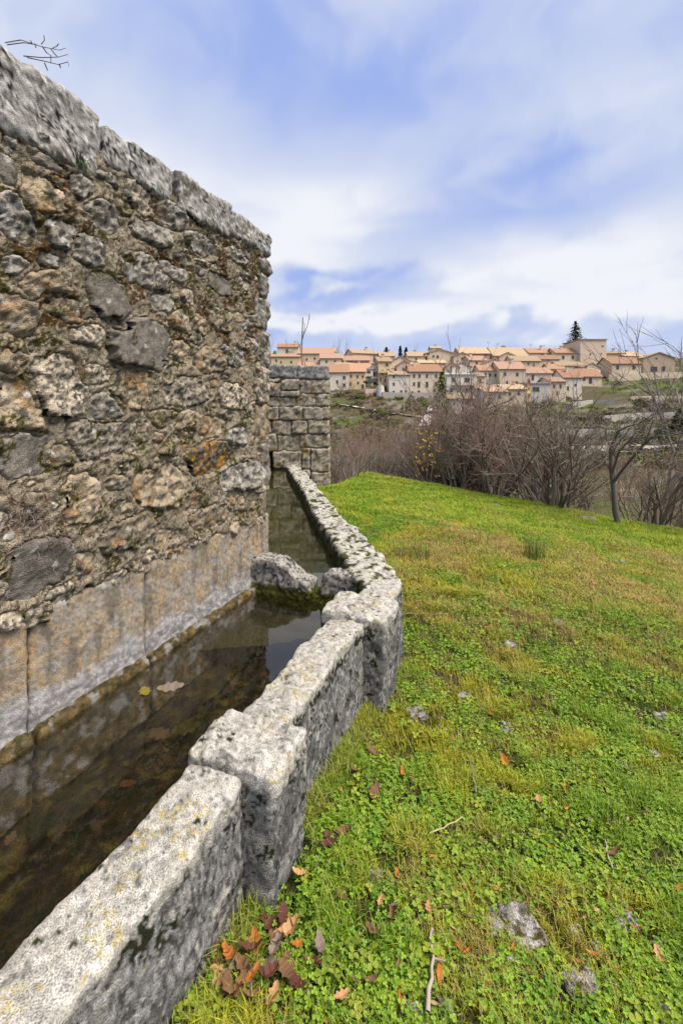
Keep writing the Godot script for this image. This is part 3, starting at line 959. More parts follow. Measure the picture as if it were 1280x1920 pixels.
# left, right, eaves, foot, ridge (photograph), 0 ridge along the front / 1 gable to the front / 2 flat, turn, depth, walls, roof, label, windows [x, y, w, h]
func houses() -> Array:
	return [
		[520, 559, 651, 672, 645, 0, 0, 8, CREAM, ORANGE, "small cream house with shuttered window above the low farm building", [[538, 658, 4, 7]]],
		[508, 563, 669, 694, 664, 0, 0, 7, YELLOW, ROSE, "low yellow farm building with three tiny windows behind the pier", [[518, 676, 3, 4], [527, 679, 2, 4], [546, 679, 3, 4]]],
		[560, 628, 663, 692, 653, 0, 0, 9, BEIGE, ROSE, "long beige house under a broad rose roof behind the bare sapling", [[616, 668, 4, 5], [590, 672, 3, 4], [575, 674, 3, 4]]],
		[560, 606, 686, 700, 680, 0, 0, 6, BROWN, ORANGE, "low brown shed whose orange roof shows over the pier", []],
		[492, 509, 664, 690, 660, 0, 0, 7, BROWN, ROSE, "brown outbuilding beside the green tank", []],
		[660, 709, 663, 690, 656, 0, 18, 9, PINK, TAN, "pink house with shallow roof, highest on the slope by the dark firs", [[690, 669, 3, 6], [703, 669, 3, 6], [672, 670, 3, 5]]],
		[645, 692, 676, 700, 668, 0, 0, 8, BROWN, ROSE, "brown house with wide low roof below the pink house", [[658, 679, 3, 3], [675, 680, 3, 3]]],
		[640, 700, 692, 712, 682, 0, 0, 7, CREAM, ORANGE, "house mostly hidden under its long red-orange roof", []],
		[617, 653, 698, 732, 683, 0, 0, 9, WHITE, ORANGE, "white house joined to the yellow one at the end of the village", [[645, 708, 4, 6], [632, 716, 3, 6], [645, 722, 4, 6]]],
		[653, 685, 697, 731, 684, 0, 0, 9, YELLOW, ORANGE, "yellow ochre house with six small windows joined to the white one", [[658, 705, 3, 5], [670, 706, 3, 5], [680, 706, 3, 4], [657, 720, 3, 6], [671, 718, 3, 4], [680, 725, 4, 8]]],
		[685, 699, 692, 726, 690, 2, 0, 6, WHITE, GREY, "narrow white house with stacked balconies above the parked car", [[691, 698, 6, 4], [691, 707, 6, 4]]],
		[696, 712, 682, 722, 678, 0, -16, 7, GREY, TAN, "narrow grey house in the lane, beside the balconies", [[701, 700, 2, 7], [706, 711, 2, 6]]],
		[709, 734, 678, 726, 670, 0, 6, 9, YELLOW, TAN, "tall ochre house with a small iron balcony", [[725, 684, 5, 5], [717, 698, 2, 9], [727, 697, 3, 9], [713, 712, 2, 6], [722, 713, 2, 6]]],
		[733, 768, 677, 712, 668, 1, 0, 10, CREAM, TAN, "cream house with a broad gable behind the pink-doored one", [[740, 694, 4, 5]]],
		[743, 772, 686, 714, 676, 1, -8, 8, PINK, TAN, "pinkish gabled house between the cream gable and the long cream front", [[756, 692, 3, 5], [764, 693, 2, 5]]],
		[729, 767, 703, 740, 697, 0, 0, 7, WHITE, TAN, "plain whitewashed house with tan roof and few windows", [[738, 706, 3, 5], [738, 720, 3, 5], [738, 735, 3, 4], [752, 734, 3, 4], [760, 734, 2, 4], [758, 720, 2, 2]]],
		[768, 827, 697, 739, 684, 0, 0, 10, CREAM, ORANGE, "large cream house with two rows of four windows beside the young conifer", [[776, 705, 3, 6], [786, 705, 3, 6], [800, 705, 3, 6], [817, 705, 3, 6], [776, 720, 3, 6], [785, 721, 4, 10], [800, 721, 4, 10], [817, 720, 3, 7], [773, 735, 3, 2], [785, 734, 4, 3], [814, 733, 3, 5]]],
		[758, 787, 686, 712, 681, 0, 0, 7, BEIGE, TAN, "small beige house tucked behind the large cream one", [[770, 689, 2, 3]]],
		[785, 835, 681, 708, 676, 0, 0, 7, BEIGE, TAN, "beige house with a long low roof under the big gable", []],
		[797, 852, 663, 694, 655, 1, 0, 14, BEIGE, TAN, "broad gabled stone house crowning the middle of the village", [[802, 664, 4, 3], [820, 669, 4, 5], [802, 674, 3, 3], [812, 668, 3, 4]]],
		[808, 827, 653, 670, 650, 0, 0, 6, CREAM, BROWN, "small cream attic storey above the broad gable", [[822, 655, 3, 2]]],
		[833, 860, 689, 716, 680, 1, -12, 9, CREAM, ORANGE, "cream house with bright orange roof behind the grey-roofed one", []],
		[846, 884, 688, 716, 680, 1, 10, 9, WHITE, ORANGE, "pale gabled house just above the grey metal roof", []],
		[837, 893, 703, 746, 694, 2, 0, 12, WHITE, METAL, "white modern house with grey metal roof and long balcony", [[849, 714, 5, 11], [875, 714, 9, 11], [848, 734, 8, 9], [875, 733, 9, 8]]],
		[841, 888, 748, 778, 738, 0, 0, 8, GREY, TAN, "grey outbuilding with straw-coloured roof below the white modern house", [[851, 757, 3, 4], [868, 758, 3, 4]]],
		[862, 917, 663, 694, 652, 0, 0, 10, BROWN, TAN, "wide brown stone house with tan roof near the ridge", [[910, 665, 4, 3]]],
		[928, 956, 655, 676, 648, 1, 0, 8, WHITE, GREY, "white gabled house with aerials on the skyline", [[940, 656, 3, 3]]],
		[925, 988, 667, 694, 652, 0, 0, 12, BEIGE, TAN, "house with a large straw-yellow roof at the top of the village", [[945, 671, 3, 3]]],
		[992, 1036, 662, 690, 654, 0, 0, 9, WHITE, ORANGE, "white house with orange hipped roof and one wide window", [[1015, 667, 5, 4]]],
		[905, 946, 682, 706, 673, 1, 0, 8, WHITE, ROSE, "white low gable edged with dark bargeboards", []],
		[960, 1012, 677, 704, 668, 0, 0, 8, BEIGE, TAN, "beige house with long tan roof and small attic openings", [[990, 682, 3, 3], [1000, 684, 2, 4]]],
		[899, 935, 695, 724, 685, 0, 0, 8, WHITE, ORANGE, "white house with orange roof and two shuttered windows", [[918, 703, 4, 6], [910, 703, 3, 6], [928, 704, 3, 5]]],
		[936, 985, 692, 730, 679, 0, 0, 10, BEIGE, ROSE, "tan stone house with wide rose roof and a round window", [[946, 701, 4, 6], [969, 702, 4, 6], [968, 717, 4, 4], [950, 717, 3, 5]]],
		[978, 1035, 700, 728, 690, 0, 0, 8, WHITE, ROSE, "white house with faded pink roof above the grey garage", [[998, 708, 4, 9], [1018, 709, 3, 6]]],
		[985, 1030, 719, 757, 717, 2, 0, 7, GREY, GREY, "grey flat-roofed garage with one broad window", [[1004, 730, 12, 8]]],
		[894, 937, 730, 762, 722, 0, 0, 8, BEIGE, ROSE, "low beige house with brown-rose roof among the bare branches", [[901, 738, 4, 5], [925, 740, 4, 6]]],
		[1042, 1092, 662, 694, 654, 0, 0, 9, CREAM, ORANGE, "cream house with orange roof at the foot of the blank tower block", [[1055, 670, 4, 6], [1073, 670, 4, 6]]],
		[1087, 1136, 637, 696, 636, 2, 0, 12, BEIGE, BROWN, "tall blank beige block rising beside the big fir", [[1106, 664, 2, 3], [1126, 663, 2, 2], [1126, 677, 2, 3], [1129, 649, 3, 2]]],
		[1136, 1169, 663, 692, 659, 0, 0, 9, YELLOW, TAN, "ochre house against the side of the tall beige block", []],
		[1146, 1201, 682, 712, 671, 0, 0, 9, BEIGE, ORANGE, "beige house with bright orange roof and two dark windows, apart from the others", [[1157, 689, 5, 7], [1187, 689, 5, 7]]],
		[1205, 1264, 671, 702, 661, 1, 0, 12, BROWN, TAN, "brown stone barn with a broad gable and dark opening", [[1225, 692, 12, 9], [1243, 691, 6, 8], [1230, 672, 3, 3]]],
		[1030, 1060, 692, 716, 683, 0, 0, 7, CREAM, ORANGE, "small cream house with a yellow door", [[1044, 698, 5, 8]]],
		[1046, 1092, 686, 712, 679, 0, 0, 7, WHITE, TAN, "white house with tan roof below the cream one", [[1062, 689, 4, 5], [1078, 690, 3, 4]]],
		[1088, 1128, 689, 714, 681, 1, 14, 7, WHITE, ROSE, "white house with a sloping dark roof edge in front of the tall block", [[1095, 689, 5, 6]]],
		[1056, 1090, 708, 747, 694, 0, 0, 8, WHITE, ORANGE, "whitewashed house standing low at the end of the garden", [[1064, 728, 3, 7], [1078, 722, 3, 4]]],
		[1090, 1127, 706, 725, 692, 0, 0, 8, CREAM, ORANGE, "cream cottage with glazed door beside a dark bush", [[1106, 714, 5, 10], [1094, 711, 4, 5]]],
		[630, 662, 690, 716, 681, 0, 8, 8, BEIGE, TAN, "beige house squeezed behind the white and yellow pair", [[640, 694, 3, 4]]],
		[712, 740, 668, 694, 661, 0, 0, 8, BEIGE, TAN, "beige house high behind the ochre balcony house", [[720, 672, 3, 4]]],
		[765, 800, 668, 694, 661, 0, 0, 8, CREAM, TAN, "cream house with straw roof under the slender firs", [[780, 673, 3, 4]]],
		[850, 882, 668, 696, 661, 1, 0, 9, BEIGE, TAN, "beige gabled house between the broad gable and the brown house", [[866, 672, 3, 4]]],
		[880, 912, 676, 702, 668, 0, 5, 8, CREAM, ROSE, "cream house with rose roof below the wide brown house", [[893, 681, 3, 5]]],
		[893, 908, 706, 742, 700, 0, 0, 7, BEIGE, TAN, "narrow beige house against the white modern house", [[900, 714, 3, 6], [900, 727, 3, 6]]],
		[936, 966, 668, 696, 661, 1, -6, 8, CREAM, TAN, "cream gabled house under the straw-yellow roof", [[950, 672, 3, 4]]],
		[908, 950, 735, 770, 727, 0, 0, 8, CREAM, ROSE, "cream house low among the bare branches", [[918, 744, 4, 6], [936, 744, 4, 6]]],
		[944, 986, 730, 764, 722, 0, 0, 8, BEIGE, TAN, "beige house beside the grey garage", [[955, 738, 4, 6], [972, 738, 4, 6]]],
		[1012, 1048, 674, 702, 667, 0, 0, 8, BEIGE, ORANGE, "beige house with orange roof beside the cream neighbour of the blank block", [[1028, 679, 3, 5]]],
		[1030, 1060, 716, 752, 708, 0, 0, 8, BEIGE, ROSE, "tall beige house next to the grey garage's end", [[1038, 724, 3, 6], [1050, 724, 3, 6], [1044, 737, 3, 6]]],
		[1170, 1206, 668, 694, 661, 0, 0, 8, BEIGE, TAN, "beige house behind the bright orange roof", [[1185, 672, 3, 4]]],
		[600, 640, 672, 700, 664, 0, 0, 8, CREAM, ROSE, "cream house with rose roof at the foot of the wooded knoll", [[612, 678, 3, 4], [628, 678, 3, 4]]],
	]

func slab(g: G, a: Vector3, b: Vector3, c: Vector3, d: Vector3, thick: float, col: Color) -> void:
	var n := (c - a).cross(b - a).normalized() * thick
	if n.y < 0.0:
		n = -n
	var p := [a, b, c, d, a + n, b + n, c + n, d + n]
	for f in [[4, 5, 6, 7], [3, 2, 1, 0], [0, 1, 5, 4], [1, 2, 6, 5], [2, 3, 7, 6], [3, 0, 4, 7]]:
		g.quad(p[f[0]], p[f[1]], p[f[2]], p[f[3]], col)

func village() -> void:
	M.plaster = stone_material(M.smooth, 0.16, 0.0)
	M.tiles = stone_material(M.smooth, 0.5, 0.0)
	M.pane = plain(Color(0.05, 0.05, 0.055), 0.25, 0.5)
	M.frame = plain(Color(0.34, 0.29, 0.24))
	var r := RandomNumberGenerator.new()
	r.seed = 77
	var index := 0
	for q in houses():
		index += 1
		var yb: float = q[3]
		var d := village_depth(yb)
		var k := d / F
		var mid: float = 0.5 * (q[0] + q[1])
		var w: float = (q[1] - q[0]) * k
		var h: float = (yb - q[2]) * k
		var dep: float = q[7]
		var wc: Color = q[8]
		var rc: Color = q[9] * r.randf_range(0.72, 1.08)
		var house := thing("village_house", at_depth(mid, yb, d), q[10], "house", "houses of the hill village", deg_to_rad(q[6]))
		var rise: float = (770.0 - q[4]) / F * (d + (dep * 0.5 if q[5] == 0 else 0.0)) + EYE - house.position.y - h
		rise = clampf(rise, 0.25, 5.0)
		var g := G.new()
		var x0 := -w * 0.5
		var x1 := w * 0.5
		g.box(Vector3(x0, -4.0, -dep), Vector3(x1, h, 0.0), wc)
		var rf := G.new()
		var o := 0.35
		match int(q[5]):
			0:
				for sx in [x0, x1]:
					g.tri(Vector3(sx, h, 0), Vector3(sx, h, -dep), Vector3(sx, h + rise, -dep * 0.5), wc)
				var drop := rise / (dep * 0.5) * o
				slab(rf, Vector3(x0 - o, h - drop, o), Vector3(x1 + o, h - drop, o), Vector3(x1 + o, h + rise, -dep * 0.5), Vector3(x0 - o, h + rise, -dep * 0.5), 0.22, rc)
				slab(rf, Vector3(x1 + o, h - drop, -dep - o), Vector3(x0 - o, h - drop, -dep - o), Vector3(x0 - o, h + rise, -dep * 0.5), Vector3(x1 + o, h + rise, -dep * 0.5), 0.22, rc)
			1:
				g.tri(Vector3(x0, h, 0), Vector3(0, h + rise, 0), Vector3(x1, h, 0), wc)
				g.tri(Vector3(x0, h, -dep), Vector3(0, h + rise, -dep), Vector3(x1, h, -dep), wc)
				var drop := rise / (w * 0.5) * o
				slab(rf, Vector3(x0 - o, h - drop, o), Vector3(0, h + rise, o), Vector3(0, h + rise, -dep), Vector3(x0 - o, h - drop, -dep), 0.22, rc)
				slab(rf, Vector3(0, h + rise, o), Vector3(x1 + o, h - drop, o), Vector3(x1 + o, h - drop, -dep), Vector3(0, h + rise, -dep), 0.22, rc)
			2:
				slab(rf, Vector3(x0 - o, h + 0.01, o), Vector3(x1 + o, h + 0.01, o), Vector3(x1 + o, h + rise, -dep - o), Vector3(x0 - o, h + rise, -dep - o), 0.25, rc)
		part("wall", g, M.plaster, house, true)
		var roof := part("roof", rf, M.tiles, house, true)
		if q[5] != 2 and r.randf() < 0.75:
			var ch := G.new()
			var cx := r.randf_range(x0 * 0.7, x1 * 0.7)
			var cz := -dep * r.randf_range(0.3, 0.6)
			ch.box(Vector3(cx - 0.35, h + rise * 0.3, cz - 0.3), Vector3(cx + 0.35, h + rise + 0.75, cz + 0.3), wc * 0.9)
			ch.box(Vector3(cx - 0.45, h + rise + 0.751, cz - 0.4), Vector3(cx + 0.45, h + rise + 0.9, cz + 0.4), rc)
			part("chimney", ch, M.plaster, roof, true)
		for n in q[11]:
			var wx: float = (n[0] - mid) * k
			var wy: float = (yb - n[1]) * k
			var hw: float = 0.5 * n[2] * k
			var hh: float = 0.5 * n[3] * k
			var fr := G.new()
			fr.box(Vector3(wx - hw - 0.1, wy - hh - 0.12, 0.002), Vector3(wx + hw + 0.1, wy + hh + 0.1, 0.06))
			var win := part("window" if n[3] < 9.5 else "door", fr, M.frame, house, true)
			var pn := G.new()
			pn.box(Vector3(wx - hw, wy - hh, 0.03), Vector3(wx + hw, wy + hh, 0.075))
			part("pane", pn, M.pane, win, true)
		if "balcony" in q[10] or "balconies" in q[10]:
			for lv in ([0.30, 0.62] if "balconies" in q[10] else [0.57]):
				var bl := G.new()
				var bw := w * (0.36 if "modern" in q[10] else 0.45)
				bl.box(Vector3(-bw, h * lv - 0.2, 0.0), Vector3(bw, h * lv, 1.1), wc * 0.75)
				bl.box(Vector3(-bw, h * lv + 0.001, 1.0), Vector3(bw, h * lv + 0.55, 1.08), wc * 0.85)
				part("balcony", bl, M.plaster, house, true)
	# aerials on the skyline roofs
	for q in [[915, 652, 640], [932, 650, 643], [994, 655, 644], [856, 661, 654], [1019, 655, 646]]:
		var a := at_depth(q[0], q[1] + 4, 172.0)
		var b := at_depth(q[0], q[2], 172.0)
		var g := G.new()
		g.tube(PackedVector3Array([a, b]), PackedFloat32Array([0.05, 0.04]), 4, Color(0.2, 0.2, 0.2))
		for j in 3:
			var y := b.y - 0.15 - 0.3 * j
			g.tube(PackedVector3Array([Vector3(b.x - 0.7, y, b.z), Vector3(b.x + 0.7, y, b.z)]), PackedFloat32Array([0.03, 0.03]), 4, Color(0.2, 0.2, 0.2))
		single("roof_aerial", g, M.tint, a, "thin metal television aerial standing above a village roof", "aerial", "aerials on the village roofs")
	# the water tank, the car on the terrace, the white cistern, the banner and the utility pole
	var tank := G.new()
	var tp := at_depth(516, 668, 160.0)
	tank.tube(PackedVector3Array([tp, tp + Vector3(0, 1.7, 0), tp + Vector3(0, 1.9, 0), tp + Vector3(0, 2.0, 0)]), PackedFloat32Array([0.62, 0.62, 0.45, 0.02]), 12, Color(0.02, 0.30, 0.16))
	single("water_tank", tank, M.tint, tp, "bright green round water tank beside the low farm building", "tank")
	car(far_ground(692, 728) + Vector3(0, 0.9, 6.5))
	var cis := far_ground(711, 738)
	var cg := G.new()
	var cp := PackedVector3Array()
	var cr := PackedFloat32Array()
	for j in 7:
		var an := PI * 0.5 * j / 6.0
		cp.append(cis + Vector3(0, 1.6 + sin(an) * 0.8, 3))
		cr.append(maxf(1.05 * cos(an), 0.02))
	cp.insert(0, cis + Vector3(0, -1.0, 3))
	cr.insert(0, 1.05)
	cg.tube(cp, cr, 14, Color(0.62, 0.60, 0.57))
	single("cistern", cg, M.plaster, cis, "white domed cistern at the edge of the car terrace", "cistern")
	var bp := far_ground(988, 756)
	var pole := thing("banner_pole", bp, "tall red and yellow banner on a pole among the bare trees below the village", "banner")
	var pg := G.new()
	var kk := -bp.z / F
	pg.tube(PackedVector3Array([bp, bp + Vector3(0, 50 * kk, 0)]), PackedFloat32Array([0.07, 0.05]), 5, Color(0.4, 0.4, 0.4))
	part("pole", pg, M.tint, pole)
	for j in 3:
		var fl := G.new()
		var y1 := bp.y + (46 - j * 14) * kk
		for n in 5:
			var t0 := n / 5.0
			var t1 := (n + 1) / 5.0
			fl.quad(Vector3(bp.x + 0.08, y1 - 13 * kk * t0, bp.z + 0.12 * sin(t0 * 5.0)), Vector3(bp.x + 0.08 + 4 * kk, y1 - 13 * kk * t0, bp.z + 0.2 * sin(t0 * 5.0 + 1.0)), Vector3(bp.x + 0.08 + 4 * kk, y1 - 13 * kk * t1, bp.z + 0.2 * sin(t1 * 5.0 + 1.0)), Vector3(bp.x + 0.08, y1 - 13 * kk * t1, bp.z + 0.12 * sin(t1 * 5.0)), [Color(0.55, 0.05, 0.02), Color(0.62, 0.48, 0.02), Color(0.55, 0.16, 0.02)][j])
		part("banner_panel", fl, M.tint, pole)
	var up := far_ground(757, 777)
	var ug := G.new()
	ug.tube(PackedVector3Array([up + Vector3(0, -0.3, 0), up + Vector3(0, 4.4, 0)]), PackedFloat32Array([0.13, 0.09]), 6, Color(0.40, 0.35, 0.27))
	ug.tube(PackedVector3Array([up + Vector3(-3.6, 4.0, 0), up + Vector3(0.2, 4.2, 0)]), PackedFloat32Array([0.07, 0.07]), 5, Color(0.35, 0.30, 0.24))
	single("utility_pole", ug, M.bark, up, "weathered wooden pole with a side beam beside the village path", "pole")
	# garden walls, terraces and the lane
	for q in [[[1000, 851], [1110, 849], [1240, 846], [1330, 846], 1.0, WHITE, "long pale retaining wall at the foot of the garden terraces"], [[1010, 822], [1100, 818], [1190, 822], 0, 1.3, GREY, "short grey dry-stone wall in the middle of the gardens"],
		[[1180, 750], [1240, 748], [1330, 748], 0, 0.9, BEIGE, "beige garden wall on the uppermost terrace"], [[1130, 792], [1200, 786], [1330, 784], 0, 1.4, GREY, "grey terrace wall under the green garden plot"], [[1060, 764], [1110, 757], [1150, 757], 0, 1.0, GREY, "rough wall at the edge of the bright green plot"],
		[[1140, 715], [1200, 712], [1330, 708], 0, 2.0, CREAM, "pale wall below the barn"], [[684, 742], [706, 741], [720, 744], 0, 1.8, PINK, "pinkish wall holding up the car terrace"], [[716, 746], [770, 748], [826, 746], 0, 1.6, GREY, "dark stone wall under the long cream house"]]:
		var pts := []
		for n in 4:
			if q[n] is Array:
				pts.append(far_ground(q[n][0], q[n][1]))
		var tw := thing("terrace_wall", pts[1], q[6], "wall", "garden walls below the village")
		for n in pts.size() - 1:
			var a: Vector3 = pts[n]
			var b: Vector3 = pts[n + 1]
			var ht: float = q[4]
			var side := (b - a).cross(Vector3.UP).normalized() * 0.25
			var g := G.new()
			var e := [a - side, b - side, b + side, a + side]
			for f in 4:
				var u: Vector3 = e[f]
				var v: Vector3 = e[(f + 1) % 4]
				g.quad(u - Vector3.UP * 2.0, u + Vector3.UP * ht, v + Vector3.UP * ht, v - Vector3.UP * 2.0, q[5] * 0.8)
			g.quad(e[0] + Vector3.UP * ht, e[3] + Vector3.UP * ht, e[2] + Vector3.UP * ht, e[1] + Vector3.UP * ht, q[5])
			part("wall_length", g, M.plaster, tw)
	for q in [["lane", [[560, 752], [615, 758], [655, 763], [700, 771], [735, 777], [780, 783], [800, 786]], 1.5], ["village_path", [[795, 802], [800, 788], [808, 777], [812, 763], [820, 755]], 2.2], ["garden_lane", [[1020, 853], [1100, 851], [1180, 850], [1300, 846]], 2.4]]:
		var g := G.new()
		var pts := []
		for n in q[1].size() - 1:
			for j in 6:
				var t := j / 6.0
				pts.append(far_ground(lerpf(q[1][n][0], q[1][n + 1][0], t), lerpf(q[1][n][1], q[1][n + 1][1], t)))
		for n in pts.size() - 1:
			var a: Vector3 = pts[n] + Vector3(0, 0.3, 0)
			var b: Vector3 = pts[n + 1] + Vector3(0, 0.3, 0)
			var wd := Vector3(b.z - a.z, 0, a.x - b.x).normalized() * float(q[2]) * 0.5
			g.quad(a + wd, b + wd, b - wd, a - wd)
		single(q[0], g, M.road, pts[0], "", "", "", "structure")
	# conifers
	conifer(at_depth(1078, 700, 178.0), 20.5, 6.0, Color(0.035, 0.055, 0.03), "tall dark fir beside the tall blank beige block")
	conifer(far_ground(828, 776) + Vector3(0, -0.3, 0), 10.2, 2.3, Color(0.10, 0.125, 0.02), "young yellow-green conifer in front of the large cream house")
	conifer(at_depth(724, 690, 190.0), 8.6, 3.2, Color(0.025, 0.045, 0.035), "dark bluish fir on the skyline by the pink house")
	conifer(at_depth(750, 690, 195.0), 9.4, 1.6, Color(0.025, 0.04, 0.035), "slender dark fir on the skyline, thinner of the pair")
	conifer(at_depth(761, 690, 195.0), 8.8, 2.0, Color(0.025, 0.04, 0.03), "dark fir on the skyline next to the slender one")
	conifer(far_ground(1276, 812), 4.4, 2.2, Color(0.03, 0.05, 0.015), "dark green fir in the garden below the barn")
	# low shrubs and bare brush on the slopes: a mass
	var clump := G.new()
	for n in 90:
		var c := Vector3(r.randf_range(-1, 1), r.randf_range(0.0, 1.2), r.randf_range(-1, 1))
		if Vector3(c.x, c.y - 0.3, c.z).length() > 1.0:
			continue
		var a := Vector3(r.randf_range(-1, 1), r.randf_range(-1, 1), r.randf_range(-1, 1)).normalized() * 0.22
		var b := a.cross(Vector3(r.randf(), r.randf(), r.randf())).normalized() * 0.16
		clump.quad(c - a, c + b, c + a, c - b, Color.WHITE * r.randf_range(0.6, 1.1))
	var buf := PackedFloat32Array()
	for n in 2600:
		var px := r.randf_range(480, 1330)
		var py := r.randf_range(735, 880)
		if n % 5 == 0:
			py = r.randf_range(660, 735)
		var p := far_ground(px, py)
		if py < 850 and (n % 3 == 0 or (px > 1090 and px < 1180 and py > 735 and py < 765)):
			continue
		var s := r.randf_range(0.35, 1.0) * (1.0 if py > 735 else 0.7)
		var cl: Color = [Color(0.13, 0.10, 0.08), Color(0.10, 0.115, 0.03), Color(0.16, 0.12, 0.10), Color(0.12, 0.15, 0.025), Color(0.17, 0.13, 0.07)][r.randi() % 5]
		instance(buf, p, r.randf() * TAU, Vector3(s * 1.4, s, s * 1.4), cl)
	multi("hillside_shrubbery", clump, buf, M.leaf, "bare brown and olive shrubs scattered over the slopes below the village", "shrubs")

func instance(buf: PackedFloat32Array, p: Vector3, turn: float, s: Vector3, c: Color, tilt := Vector3.UP) -> void:
	var b := Basis(Vector3.UP, turn).scaled(s)
	if tilt != Vector3.UP:
		b = Basis(Quaternion(Vector3.UP, tilt)) * b
	buf.append_array(PackedFloat32Array([b.x.x, b.y.x, b.z.x, p.x, b.x.y, b.y.y, b.z.y, p.y, b.x.z, b.y.z, b.z.z, p.z, c.r, c.g, c.b, 1.0]))

func multi(called: String, g: G, buf: PackedFloat32Array, m: Material, label: String, category: String) -> void:
	var mm := MultiMesh.new()
	mm.transform_format = MultiMesh.TRANSFORM_3D
	mm.use_colors = true
	mm.mesh = g.mesh()
	mm.mesh.surface_set_material(0, m)
	mm.instance_count = buf.size() / 16
	mm.buffer = buf
	var o := MultiMeshInstance3D.new()
	o.name = numbered(called)
	o.multimesh = mm
	add_child(o)
	tag(o, label, category, "", "stuff")

func car(at: Vector3) -> void:
	var c := thing("parked_car", at, "dark grey parked car on the terrace below the narrow balconied house", "car", "", 0.1)
	var body := G.new()
	var prof := [Vector2(-2.0, 0.25), Vector2(-2.05, 0.75), Vector2(-1.1, 0.9), Vector2(1.4, 0.92), Vector2(2.0, 0.8), Vector2(2.05, 0.25)]
	for k in prof.size():
		var a: Vector2 = prof[k]
		var b: Vector2 = prof[(k + 1) % prof.size()]
		body.quad(Vector3(a.x, a.y, 0.8), Vector3(b.x, b.y, 0.8), Vector3(b.x, b.y, -0.8), Vector3(a.x, a.y, -0.8), Color(0.07, 0.075, 0.085))
	for sz in [0.8, -0.8]:
		for k in range(1, prof.size() - 1):
			body.tri(Vector3(prof[0].x, prof[0].y, sz), Vector3(prof[k].x, prof[k].y, sz), Vector3(prof[k + 1].x, prof[k + 1].y, sz), Color(0.07, 0.075, 0.085))
	part("body", body, M.tint, c, true)
	var cab := G.new()
	for sz in [0.7, -0.7]:
		cab.quad(Vector3(-1.1, 0.9, sz), Vector3(-0.5, 1.42, sz * 0.85), Vector3(0.9, 1.42, sz * 0.85), Vector3(1.5, 0.92, sz), Color(0.03, 0.035, 0.04))
	cab.quad(Vector3(-1.1, 0.9, 0.7), Vector3(-0.5, 1.42, 0.6), Vector3(-0.5, 1.42, -0.6), Vector3(-1.1, 0.9, -0.7), Color(0.03, 0.035, 0.04))
	cab.quad(Vector3(1.5, 0.92, 0.7), Vector3(0.9, 1.42, 0.6), Vector3(0.9, 1.42, -0.6), Vector3(1.5, 0.92, -0.7), Color(0.03, 0.035, 0.04))
	part("windows", cab, M.pane, c, true)
	var top := G.new()
	top.box(Vector3(-0.52, 1.421, -0.61), Vector3(0.92, 1.46, 0.61), Color(0.07, 0.075, 0.085))
	part("roof", top, M.tint, c, true)
	for x in [-1.25, 1.25]:
		for sz in [0.72, -0.72]:
			var w := G.new()
			w.tube(PackedVector3Array([Vector3(x, 0.31, sz - 0.1), Vector3(x, 0.31, sz - 0.1), Vector3(x, 0.31, sz + 0.1), Vector3(x, 0.31, sz + 0.1)]), PackedFloat32Array([0.02, 0.31, 0.31, 0.02]), 12, Color(0.02, 0.02, 0.02))
			part("wheel", w, M.tint, c, true)

func conifer(at: Vector3, high: float, wide: float, col: Color, label: String) -> void:
	var t := thing("conifer_tree", at, label, "conifer")
	var tr := G.new()
	tr.tube(PackedVector3Array([Vector3(0, -0.5, 0), Vector3(0, high * 0.5, 0), Vector3(0, high, 0)]), PackedFloat32Array([high * 0.02, high * 0.012, 0.01]), 6, Color(0.10, 0.075, 0.05))
	part("trunk", tr, M.bark, t, true)
	var g := G.new()
	var r := RandomNumberGenerator.new()
	r.seed = int(high * 100.0)
	var y := high * 0.08
	while y < high * 0.985:
		var f := 1.0 - y / high
		var reach := 1.5 * wide * pow(f, 0.8) * r.randf_range(0.75, 1.1) + 0.1
		for k in 7:
			var an := r.randf() * TAU
			var out := Vector3(cos(an), 0, sin(an))
			var l := reach * r.randf_range(0.6, 1.1)
			var nb := maxi(3, int(l / 0.35))
			for j in nb:
				var u := (j + r.randf()) / nb
				var c := Vector3(0, y + l * (0.12 - 0.34 * u * u) + 0.2 * u, 0) + out * l * u
				var side := (Vector3(-out.z, 0, out.x) + Vector3(0, r.randf_range(-0.8, 0.8), 0)) * (0.2 + 0.34 * (1.0 - u)) * r.randf_range(0.6, 1.2)
				var fw := out * 0.34 + Vector3(0, r.randf_range(-0.45, 0.2), 0)
				g.quad(c - side, c - fw * 0.5, c + side, c + fw, col * r.randf_range(0.6, 1.35))
		y += high * 0.021
	part("crown", g, M.needle, t, true)

# ------------------------------------------------------------------ bare trees and shrubs
var limb := 1.0

